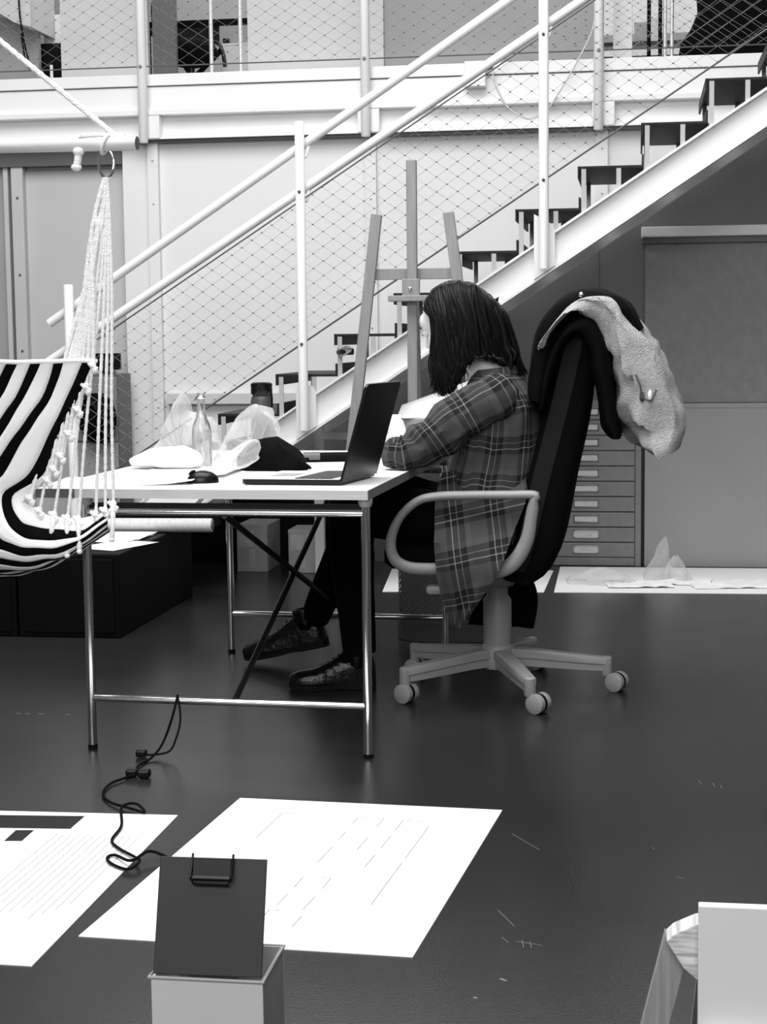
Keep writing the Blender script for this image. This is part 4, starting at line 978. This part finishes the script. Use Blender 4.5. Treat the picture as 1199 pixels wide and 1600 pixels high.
# ================================================================ PLAN CHEST, PARTITION, FLOOR SHEETS at the back
YC = 8.34
pcx = thing('plan_chest', (-.2, YC+.05, 0), 'grey flat file drawer cabinet with label holders behind the swivel chair', 'cabinet')
MB().box(-.72, .028, YC+.012, YC+.09, .0, .83, .002).obj('carcass', 'cabinet', pcx)
MB().box(-.0, .028, YC-.004, YC+.012, .0, .83, .002).obj('stile', 'cabinet', pcx)
MB().box(-.72, -.004, YC-.002, YC+.012, .002, .042, .002).obj('plinth', 'cabinet', pcx)
z = .046; n = 0
while z < .80:
    d = MB().box(-.72, -.004, YC-.003, YC+.012, z, z+.0705, .003).obj('drawer', 'cabinet', pcx)
    hd_ = MB(); x0, x1, z0, z1 = -.305, -.182, z+.020, z+.056
    hd_.box(x0, x1, YC-.010, YC-.003, z0, z0+.005); hd_.box(x0, x1, YC-.010, YC-.003, z1-.004, z1); hd_.box(x0, x0+.005, YC-.010, YC-.003, z0, z1); hd_.box(x1-.005, x1, YC-.010, YC-.003, z0, z1)
    h = hd_.obj('label_holder', 'chrome' if n > 1 else 'label_card', d)
    MB().box(x0+.004, x1-.004, YC-.006, YC-.0031, z0+.004, z1-.003).obj('label_card', 'label_card', h)
    if n < 2:
        sc = MB(); rn = random.Random(n)
        xx = x0+.03
        while xx < x1-.03: sc.beam((xx, YC-.0063, z0+.012), (xx+rn.uniform(.003, .008), YC-.0063, z0+.012+rn.uniform(.003, .010)), .0012, .0004); xx += .007
        sc.obj('handwriting', 'ink', d)
    z += .0765; n += 1
dv = thing('storage_partition', (.5, YC+.1, 0), 'large two tone grey storage partition with pale shelf board on top', 'partition')
MB().box(.045, 1.3, YC, YC+.09, 0, .812, .002).obj('lower_panel', 'panel_mid', dv)
MB().box(.041, 1.3, YC+.006, YC+.09, .815, 1.592, .002).obj('upper_panel', 'cabinet', dv)
MB().box(.045, 1.3, YC-.003, YC+.0, .79, .813).obj('joint_strip', 'panel_mid', dv)
s = MB(); s.box(.022, 1.3, YC-.05, YC+.09, 1.622, 1.672, .006); s.v = [(x, y, z+.006*noise.noise(V((x*9, y*20, z*3))) ) for x, y, z in s.v]
s.obj('top_board', 'paper', dv)
MB().box(.03, 1.3, YC-.02, YC+.09, 1.592, 1.622).obj('top_rail', 'panel_dark', dv)
def flat(name, pts, label, z=.002, group=None, m_='paper', cat='paper'):
    return MB().prism(pts, .0004, z, 'z').obj(name, m_, None, False, label, cat, group)
flat('floor_sheet', [(-.36, 7.447), (.9, 7.49), (.9, 8.30), (-.37, 8.285)], 'long white sheet on the floor along the grey partition')
flat('floor_sheet', [(-1.135, 7.403), (-.406, 7.443), (-.397, 8.15), (-1.2, 8.15)], 'white sheet on the floor between the perforated bin and the plan chest')
rn = random.Random(5)
for lab, cx_, cy_, w_, h_, a_, cl_ in (('crumpled paper strip lying left on the long floor sheet', .02, 7.66, .30, .14, .1, .1), ('folded white paper beside the plastic on the long floor sheet', .18, 7.8, .34, .2, -.1, .08), ('creased paper at the right end of the long floor sheet', .45, 7.72, .4, .22, .15, .06)):
    s = MB(); s.grid([[V((cx_+(u-.5)*w_*math.cos(a_)-(v-.5)*h_*math.sin(a_), cy_+(u-.5)*w_*math.sin(a_)+(v-.5)*h_*math.cos(a_), .006+.016*abs(noise.noise(V((u*4+cx_*9, v*3, 2)))) )) for u in [i/14 for i in range(15)]] for v in [i/8 for i in range(9)]])
    o = s.obj('crumpled_paper', 'paper', None, False, lab, 'paper'); md = o.modifiers.new('solid', 'SOLIDIFY'); md.thickness = .002
def fbag(c, hx_, hy_, h, seed, label, lean=0.):
    rings = []
    for i in range(10):
        t = i/9; f = interp([(0, 1), (.3, .9), (.6, .55), (.85, .35), (1, .12)], t); r = []
        for j in range(22):
            a = 2*math.pi*j/22; d = 1+.35*noise.noise(V((math.cos(a)*2+seed, math.sin(a)*2, t*3)))
            r.append(V((c[0]+hx_*f*d*math.cos(a)+lean*t, c[1]+hy_*f*d*math.sin(a), .008+h*t*(1+.12*noise.noise(V((a, seed, 1)))))))
        rings.append(r)
    MB().loft(rings).obj('plastic_bag', 'clear_plastic', None, True, label, 'bag')
fbag((-.17, 7.74), .16, .1, .065, 1.3, 'flat crumpled clear plastic bag on the floor sheet nearest the chair', .02)
fbag((.10, 7.86), .06, .05, .19, 4.1, 'upright clear plastic bag tip on the floor before the partition', .04)
fbag((.19, 7.84), .07, .05, .11, 7.7, 'small clear plastic bag puff right of the upright bag tip', .0)

# ================================================================ THINGS BEYOND / UNDER THE TABLE, LEFT
def black_box(x0, x1, y0, y1, h, label):
    t = thing('black_chest', ((x0+x1)/2, (y0+y1)/2, 0), label, 'chest', 'black chests under the table')
    MB().box(x0, x1, y0, y1, 0, h, .006).obj('body', 'black_box', t)
    f = MB().box(x0+.02, x1-.02, y0-.006, y0+.002, .02, h-.02, .003).obj('front_panel', 'black_box', t)
black_box(-2.383, -1.972, 6.145, 7.22, .33, 'large black chest on the floor left of the table frame')
black_box(-2.86, -2.39, 6.145, 7.15, .33, 'black chest at the left image edge beside the larger chest')
sheet('paper_sheet', -2.06, 6.40, .20, .30, -.35, .332, 'white paper sheet on top of the black chest')
for k in range(3): sheet('paper_sheet', -2.13+.01*k, 6.62+.03*k, .2, .28, -.2+.1*k, .3335+.002*k, ['lowest sheet of the small paper pile on the black chest', 'middle sheet of the small paper pile on the black chest', 'top sheet of the small paper pile on the black chest'][k])
rl = thing('paper_roll', (-2.0, 6.85, .33), 'white paper roll lying across the black chest', 'roll')
MB().tube([(-2.6, 6.85, .361), (-1.79, 6.87, .361), (-1.785, 6.87, .361)], [.03, .03, .028], 20).obj('rolled_sheet', 'label_card', rl, True)
MB().tube([(-1.7855, 6.87, .361), (-1.78, 6.87, .361)], .018, 14).obj('core', 'panel_dark', rl, True)
ty = thing('white_tray', (-2.0, 7.05, .33), 'shallow white tray tilted on a black stand behind the paper roll', 'tray')
MB().box(-2.3, -1.83, 6.93, 7.2, .331, .41, .004).obj('stand', 'black_box', ty)
s = MB(); s.box(-.125, .125, -.14, .14, -.004, .004, .002); s.box(-.125, -.119, -.14, .14, 0, .022); s.box(.119, .125, -.14, .14, 0, .022); s.box(-.125, .125, .134, .14, 0, .022)
s2 = MB(); mt = Matrix.Translation((-2.01, 7.05, .438)) @ Matrix.Rotation(math.radians(10), 4, 'X'); s.v = [tuple(mt @ V(p)) for p in s.v]; s.obj('tray', 'panel_light', ty)
def carton(x0, x1, y0, y1, h, label, m_='cardboard_pale'):
    t = thing('cardboard_box', ((x0+x1)/2, (y0+y1)/2, 0), label, 'box')
    MB().box(x0, x1, y0, y1, 0, h, .003).obj('body', m_, t)
    MB().box(x0-.001, x1+.001, y0-.001, y1, h-.012, h+.004, .002).obj('lid', m_, t)
    MB().box(x0+.01, x0+(x1-x0)*.55, y0-.002, y0+.001, h*.55, h*.9).obj('label', 'label_card', t)
    MB().box((x0+x1)/2-.015, (x0+x1)/2+.015, y0-.0015, y0+.001, h*.1, h*.5).obj('tape_strip', 'panel_light', t)
carton(-1.955, -1.80, 8.0, 8.3, .23, 'pale cardboard box on the floor seen under the table')
carton(-1.69, -1.55, 7.98, 8.2, .21, 'smaller cardboard box with dark print under the table near the legs')
lb = thing('low_black_cabinet', (-1.9, 8.36, 0), 'low black cabinet against the wall seen under the table', 'cabinet')
MB().box(-2.42, -1.45, 8.31, 8.43, 0, .40, .004).obj('body', 'black_box', lb)
MB().box(-2.40, -1.94, 8.303, 8.31, .02, .38, .002).obj('door', 'black_box', lb); MB().box(-1.93, -1.47, 8.303, 8.31, .02, .38, .002).obj('door', 'black_box', lb)
# grey cupboard, screen and bag seen through the hammock ropes
cb_ = thing('grey_cupboard', (-2.72, 8.3, 0), 'dark grey cupboard beside the wall edge behind the hammock ropes', 'cupboard')
MB().box(-2.86, -2.608, 8.2, 8.42, 0, .98, .003).obj('body', 'panel_dark', cb_)
MB().box(-2.855, -2.613, 8.192, 8.2, .64, .965, .002).obj('door', 'cabinet', cb_); MB().box(-2.855, -2.613, 8.192, 8.2, .02, .63, .002).obj('door', 'panel_mid', cb_)
mo = thing('small_monitor', (-2.68, 8.3, .98), 'small black screen standing on the grey cupboard', 'monitor')
MB().box(-2.76, -2.618, 8.28, 8.30, 1.0, 1.085, .003).obj('screen', 'black_plastic', mo); MB().box(-2.72, -2.66, 8.27, 8.33, .98, 1.002, .002).obj('stand', 'black_plastic', mo)
bgk = thing('hanging_backpack', (-2.72, 8.15, .6), 'black backpack hanging on the grey cupboard door', 'backpack')
s = MB().ell((-2.70, 8.135, .76), .10, .055, .13); s.v = [(x+.01*noise.noise(V((x*20, y*20, z*20))), y, z) for x, y, z in s.v]; s.obj('body', 'coat', bgk, True)
MB().tube(cat_rom([(-2.76, 8.09, .88), (-2.71, 8.075, .84), (-2.65, 8.08, .76), (-2.625, 8.1, .68)]), .010, 8).obj('strap', 'chair_fabric_edge', bgk, True)
ws = thing('wrapped_cable_bundle', (-1.27, 7.33, 1.0), 'small bundle of cable and clamp tied at the stair tread', 'cable')
s = MB()
for k in range(4): s.tube([V((-1.285+.022*math.cos(a)+.006*k, 7.27+.006*k+.012*math.sin(a*2), 1.086+.016*math.sin(a)+.004*k)) for a in [2*math.pi*i/16 for i in range(16)]], .0025, 6, closed=True)
s.obj('coil', 'chair_plastic', ws, True); MB().box(-1.31, -1.235, 7.285, 7.305, 1.075, 1.105, .006).obj('clamp', 'black_plastic', ws)
wf = thing('white_rack', (-1.55, 7.9, 0), 'white upright rack beyond the far table edge', 'rack')
MB().box(-1.538, -1.492, 7.88, 7.92, 0, .72, .003).obj('upright', 'steel_white', wf); MB().box(-1.492, -1.12, 7.885, 7.915, .664, .70, .003).obj('crosspiece', 'steel_white', wf)

# ================================================================ FLOOR: posters, clipboard box, cable, foreground stand
def poster(corners, label):
    t = thing('poster_sheet', tuple(sum(c[i] for c in corners)/4 for i in (0, 1)) + (0,), label, 'poster')
    MB().prism(corners, .0003, .0022, 'z').obj('sheet', 'paper', t); return t
def inker(t, lines, m_='ink', w=.0016):
    s = MB()
    for x0, y0, x1, y1 in lines: s.beam((x0, y0, .0024), (x1, y1, .0024), w, .0004)
    s.obj('printed_drawing', m_, t, kind='stuff')
p1 = poster([(-1.064, 3.001), (-.406, 2.971), (-.317, 3.957), (-.98, 3.99)], 'large white poster sheet on the floor behind the clipboard box')
inker(p1, [(-.845, 3.871, -.864, 3.664), (-.845, 3.871, -.77, 3.868), (-.656, 3.854, -.593, 3.851), (-.656, 3.854, -.661, 3.80), (-.593, 3.851, -.60, 3.78), (-.665, 3.74, -.672, 3.67), (-.606, 3.70, -.617, 3.6), (-.676, 3.62, -.688, 3.50), (-.545, 3.84, -.475, 3.837), (-.545, 3.84, -.552, 3.76), (-.556, 3.72, -.565, 3.62), (-.57, 3.57, -.58, 3.48), (-.478, 3.8, -.50, 3.55), (-.503, 3.52, -.528, 3.243), (-.70, 3.40, -.706, 3.33), (-.64, 3.40, -.645, 3.33), (-.66, 3.40, -.64, 3.40), (-.71, 3.29, -.718, 3.22), (-.65, 3.28, -.66, 3.2), (-.655, 3.16, -.662, 3.10), (-.728, 3.19, -.733, 3.12), (-.728, 3.19, -.70, 3.188)], w=.0013)
p2 = poster([(-1.76, 2.86), (-1.099, 2.841), (-1.095, 3.824), (-1.75, 3.805)], 'white printed poster sheet with dark bars at the left floor')
s = MB(); s.prism([(-1.72, 3.655), (-1.318, 3.683), (-1.318, 3.789), (-1.72, 3.76)], .0022, .0027, 'z'); s.prism([(-1.439, 3.573), (-1.398, 3.578), (-1.40, 3.663), (-1.443, 3.658)], .0022, .0027, 'z'); s.obj('printed_bars', 'ink', p2, kind='stuff')
inker(p2, [(-1.335+.018*i, 3.64-.006*(i % 3), -1.34+.018*i, 3.08+.03*(i % 4)) for i in range(12)], w=.001)

cbx = thing('open_box', (-.665, 2.53, 0), 'pale open cardboard box on the floor carrying the clipboard', 'box')
bx0, bx1, by0, by1, bz = -.752, -.572, 2.452, 2.61, .15
MB().box(bx0, bx1, by0, by0+.004, .001, bz).obj('front_wall', 'panel_light', cbx); MB().box(bx0, bx1, by1-.004, by1, .001, bz).obj('rear_wall', 'cardboard_pale', cbx)  # front lighter, right wall and bottom darker: light and shade put into the colours
MB().box(bx0, bx0+.004, by0+.004, by1-.004, .001, bz).obj('side_wall', 'cardboard_pale', cbx); MB().box(bx1-.004, bx1, by0+.004, by1-.004, .001, bz).obj('side_wall', 'cardboard_shaded', cbx)
MB().box(bx0, bx1, by0, by1, .0005, .004).obj('bottom', 'cardboard_shaded', cbx)
s = MB(); s.tube([(bx0-.004, by0, bz), (bx1+.001, by0, bz), (bx1+.001, by1, bz), (bx0, by1, bz)], .003, 6, closed=True); s.obj('rim', 'panel_mid', cbx)
fl = MB().box(-.72, -.63, 2.53, 2.57, .004, .27, .004).obj('foam_block', 'cardboard_shaded', cbx)
cl_ = thing('clipboard', (-.66, 2.46, .155), 'dark clipboard with metal clip propped on the pale box', 'clipboard')
ca = math.radians(71); cm = Matrix.Translation((-.663, 2.462, .153)) @ Matrix.Rotation(math.radians(1.0), 4, 'Z') @ Matrix.Rotation(ca, 4, 'X')
MB().box(-.0875, .0875, 0, .182, 0, .004, .0012, mtx=cm).obj('board', 'clipboard', cl_)
ck = MB().box(-.032, .032, .150, .181, .004, .012, .002, mtx=cm).obj('clip', 'black_plastic', cl_)
s = MB(); s.tube([cm @ V(p) for p in ((-.033, .188, .006), (-.033, .150, .016), (-.028, .140, .012), (.028, .140, .012), (.033, .150, .016), (.033, .188, .006))], .002, 6); s.obj('clip_wire', 'black_plastic', ck)
MB().tube([cm @ V((-.03, .15, .012)), cm @ V((.03, .15, .012))], .0035, 8).obj('spring', 'black_plastic', ck)

cabp = [T(.255, -.002, .162), T(.245, -.03, .10), (-1.30, 4.40, .03), (-1.315, 4.33, .006), (-1.325, 4.256, .006), (-1.314, 4.159, .006), (-1.343, 4.078, .006), (-1.335, 3.981, .006), (-1.291, 3.903, .006), (-1.229, 3.853, .008), (-1.177, 3.82, .008), (-1.215, 3.87, .014), (-1.244, 3.85, .010), (-1.199, 3.704, .008), (-1.187, 3.594, .008), (-1.153, 3.535, .008), (-1.096, 3.471, .010), (-1.071, 3.429, .014), (-1.086, 3.391, .008), (-1.132, 3.422, .008), (-1.156, 3.464, .008), (-1.144, 3.484, .008), (-1.089, 3.426, .016), (-1.063, 3.484, .02), (-1.00, 3.45, .010), (-.97, 3.40, .006)]
pw = thing('power_cable', (-1.2, 3.9, 0), 'thin black power cable trailing from the table rail across the floor', 'cable')
MB().tube(cat_rom(cabp, 6), .0035, 7).obj('cord', 'black_matte', pw, True)
MB().tube(cat_rom([T(.255, -.004, .162), T(.27, -.03, .10), T(.265, -.06, .05), (-1.27, 4.36, .02), (-1.32, 4.35, .012), (-1.345, 4.365, .012)], 6), .003, 7).obj('cord', 'black_matte', pw, True)
MB().box(-1.365, -1.335, 4.355, 4.378, .002, .022, .005).obj('plug', 'black_plastic', pw); MB().box(-1.33, -1.30, 4.15, 4.175, .002, .022, .005).obj('plug', 'black_plastic', pw); MB().box(-1.295, -1.262, 4.14, 4.17, .002, .024, .006).obj('plug', 'black_plastic', pw)

fs = thing('display_stand', (.2, 2.42, 0), 'white board on a splayed plywood stand at the lower right corner', 'stand')
MB().box(.094, .60, 2.385, 2.404, .10, .325, .002).obj('board', 'steel_white', fs)
MB().box(.10, .60, 2.36, 2.385, .125, .14, .003).obj('ledge', 'steel_white', fs)
for sx in (0, 1):
    mx_ = (lambda q: q) if sx == 0 else (lambda q: .694-q)
    MB().prism([(mx_(x), z) for x, z in ((.048, .262), (.060, .274), (.093, .290), (.125, .290), (.125, .205), (.093, .205), (.074, .221))], 2.405, 2.455, 'y', .002).obj('leg_head', 'plywood_edge', fs)
    MB().prism([(mx_(x), z) for x, z in ((.047, .267), (.077, .222), (.024, 0), (-.016, 0))], 2.425, 2.45, 'y', .001).obj('leg', 'plywood', fs)
    MB().beam((mx_(.115), 2.46, .22), (mx_(.105), 2.62, .0), .034, .018, .002, (0, 1, 0)).obj('leg', 'plywood', fs)

# ================================================================ MEZZANINE CONTENTS
ZF = 2.49
for px, lab in ((-2.348, 'left chrome pole in the mezzanine opening'), (-2.181, 'right chrome pole in the mezzanine opening')):
    t = thing('chrome_pole', (px, 9.24, ZF), lab, 'pole'); MB().tube([(px, 9.24, ZF), (px, 9.24, 3.7)], .011, 12).obj('tube', 'steel_brushed', t, True); MB().lathe([(.03, 0), (.03, .008), (.012, .014)], (px, 9.24, ZF), 16).obj('foot_plate', 'chrome', t, True)
t = thing('dark_desk', (-2.5, 9.95, ZF), 'dark desk frame with crossed braces in the mezzanine opening', 'desk')
MB().box(-2.95, -2.1, 9.9, 10.5, 3.0, 3.045, .004).obj('desktop', 'black_matte', t)
for a in ((-2.93, 10.0, ZF, -2.93, 10.0, 3.0), (-2.12, 10.0, ZF, -2.12, 10.0, 3.0), (-2.85, 10.0, ZF+.05, -2.35, 10.0, 3.0), (-2.85, 10.02, 3.0, -2.5, 10.02, ZF)): MB().tube([a[:3], a[3:]], .016, 10).obj('frame_bar', 'black_matte', t, True)
t = thing('swivel_chair', (-2.58, 9.6, ZF), 'black swivel chair behind the net in the mezzanine opening', 'chair')
s = MB().ell((-2.56, 9.6, 2.80), .16, .14, .085); s.obj('seat', 'chair_fabric', t, True); MB().ell((-2.72, 9.6, 3.02), .06, .16, .17).obj('backrest', 'chair_fabric', t, True)
MB().tube(cat_rom([(-2.42, 9.5, 2.84), (-2.37, 9.5, 2.83), (-2.345, 9.5, 2.77), (-2.335, 9.5, 2.70)]), .012, 8).obj('armrest', 'black_plastic', t, True)
MB().lathe([(.02, 0), (.02, .26)], (-2.56, 9.6, ZF+.04), 12).obj('column', 'black_plastic', t, True)
s = MB()
for k in range(5): s.beam((-2.56, 9.6, ZF+.04), (-2.56+.25*math.cos(k*1.257), 9.6+.25*math.sin(k*1.257), ZF+.02), .03, .03)
s.obj('star_base', 'black_plastic', t)
t = thing('pale_crate', (-2.3, 10.1, ZF), 'pale crate beside the right pole in the mezzanine opening', 'crate'); MB().box(-2.42, -2.12, 9.75, 9.95, ZF, 2.87, .004).obj('body', 'panel_light', t); MB().box(-2.425, -2.115, 9.745, 9.955, 2.86, 2.875, .002).obj('lid', 'panel_light', t)
t = thing('grey_box', (-2.3, 10.0, 2.875), 'mid grey box standing on the pale crate', 'box'); MB().box(-2.44, -2.26, 9.8, 9.94, 2.876, 2.985, .003).obj('body', 'panel_mid', t); MB().lathe([(.001, 0), (.02, 0), (.02, .03), (.001, .03)], (-2.395, 9.785, 2.877), 14).obj('knob', 'black_plastic', t)
# upper left stuff
t = thing('wall_cabinet', (-3.45, 9.3, 2.8), 'pale overhanging cabinet at the upper left corner', 'cabinet'); MB().prism([(-4.0, 2.995), (-3.56, 2.995), (-3.46, 2.93), (-3.36, 2.90), (-3.36, 3.5), (-4.0, 3.5)], 9.15, 9.55).obj('body', 'panel_light', t); MB().box(-3.99, -3.60, 9.14, 9.15, 3.0, 3.45, .002).obj('door', 'wall_grey', t)
MB().box(-4.2, -3.395, 9.36, 9.4, ZF, 3.3).obj('grey_partition', 'panel_mid', None, False, 'grey partition below the pale overhanging cabinet', 'partition')
t = thing('black_locker', (-3.27, 9.5, ZF), 'black locker beside the light partition at upper left', 'cabinet'); MB().box(-3.44, -3.21, 9.45, 9.8, ZF, 2.86, .003).obj('body', 'black_box', t); MB().box(-3.435, -3.215, 9.44, 9.45, ZF+.01, 2.85, .002).obj('door', 'black_box', t)
t = thing('canvas_panel', (-3.27, 9.6, 2.86), 'white canvas panel standing on the black locker', 'panel'); MB().box(-3.43, -3.30, 9.55, 9.6, 2.862, 3.04, .003).obj('panel', 'paper', t)
t = thing('white_stick', (-3.315, 9.35, ZF), 'short white stick standing before the black locker', 'stick'); MB().tube([(-3.315, 9.35, ZF), (-3.318, 9.35, 2.72)], .009, 10).obj('shaft', 'paper', t, True)
MB().tube(cat_rom([(-3.42, 9.13, 3.2), (-3.415, 9.13, 2.98), (-3.40, 9.12, 2.88), (-3.38, 9.12, 2.76), (-3.36, 9.14, 2.66), (-3.39, 9.13, 2.72), (-3.41, 9.13, 2.86)]), .005, 6).obj('hanging_cable', 'black_matte', None, True, 'thin dark cable hanging below the pale cabinet', 'cable')
# upper right stuff
MB().box(-.135, -.03, 9.55, 9.65, ZF, 3.6, .004).obj('white_post', 'paper', None, False, 'bright white square post in the upper right opening', 'post')
for px, m_, lab in ((.062, 'black_matte', 'left black pole in the upper right opening'), (.125, 'black_matte', 'right black pole beside the chrome poles'), (.152, 'steel_brushed', 'left chrome pole of the upper right pair'), (.190, 'steel_brushed', 'right chrome pole of the upper right pair')):
    t = thing('pole', (px, 9.75, ZF), lab, 'pole'); MB().tube([(px, 9.75, ZF), (px, 9.75, 3.6)], .011, 12).obj('tube', m_, t, True); MB().lathe([(.025, 0), (.025, .008), (.011, .012)], (px, 9.75, ZF), 14).obj('foot_plate', m_, t, True)
t = thing('dark_shelf', (.2, 9.9, ZF), 'dark shelf frame crossing the upper right opening', 'shelf')
for z in (2.80, 2.72): MB().box(-.25, .95, 9.88, 10.0, z, z+.022, .002).obj('shelf_board', 'brace_dark', t)
for px in (-.24, .93): MB().box(px-.012, px+.012, 9.9, 9.98, ZF, 2.85).obj('upright', 'brace_dark', t)
MB().box(-.3, 1.0, 10.9, 11.0, 2.99, 3.04).obj('wall_strip', 'panel_mid', None, False, 'grey strip on the rear wall of the upper right opening', 'strip')
t = thing('hanging_black_coat', (.6, 9.6, 2.6), 'big black coat hanging in the upper right corner', 'coat')
s = MB(); rings = []
for z, cx_, hx_ in ((2.60, .60, .32), (2.66, .60, .37), (2.74, .61, .37), (2.82, .62, .34), (2.90, .63, .32), (3.05, .64, .32), (3.3, .62, .26), (3.4, .6, .12)):
    rings.append([V((cx_+hx_*math.cos(a)*(1+.08*noise.noise(V((a*2, z*5, 0)))), 9.55+.12*math.sin(a)*(1+.2*noise.noise(V((a*3, z*4, 5)))), z)) for a in [2*math.pi*j/28 for j in range(28)]])
s.loft(rings).obj('body', 'coat', t, True); MB().tube([(.6, 9.55, 3.38), (.6, 9.55, 3.6)], .006, 8).obj('hanger', 'wire', t)
for k, (x0, x1, z1, lab) in enumerate(((-.02, .06, 2.93, 'small grey box left on the dark shelf'), (.07, .12, 2.95, 'white box right on the dark shelf'))):
    t = thing('shelf_box', ((x0+x1)/2, 9.94, 2.822), lab, 'box'); MB().box(x0, x1, 9.9, 9.98, 2.822, z1, .003).obj('body', 'paper' if k else 'cardboard_pale', t); MB().box(x0-.001, x1+.001, 9.899, 9.981, z1-.01, z1+.002).obj('lid', 'paper' if k else 'cardboard_pale', t)
# power box on the beam
t = thing('power_box', (-.79, 8.41, 2.38), 'white electrical box with cable fixed to the mezzanine beam', 'socket box')
MB().box(-.846, -.741, 8.36, 8.432, 2.377, 2.50, .004).obj('housing', 'steel_white', t)
MB().tube([(-.741, 8.39, 2.465), (-.728, 8.39, 2.465), (-.72, 8.39, 2.466), (-.705, 8.39, 2.468)], [.010, .010, .006, .005], 10).obj('gland', 'black_plastic', t, True)
MB().tube(cat_rom([(-.705, 8.385, 2.468), (-.676, 8.375, 2.475), (-.612, 8.37, 2.543), (-.518, 8.37, 2.632), (-.393, 8.37, 2.719), (-.3, 8.37, 2.85)]), .004, 6).obj('cable', 'wire', t, True)
MB().tube(cat_rom([(-.705, 8.385, 2.467), (-.70, 8.385, 2.40), (-.645, 8.385, 2.29), (-.58, 8.385, 2.235), (-.519, 8.385, 2.216), (-.44, 8.385, 2.26), (-.393, 8.385, 2.32), (-.3, 8.38, 2.471), (-.222, 8.375, 2.621), (-.2, 8.36, 2.742)]), .004, 6).obj('cable', 'panel_light', t, True)
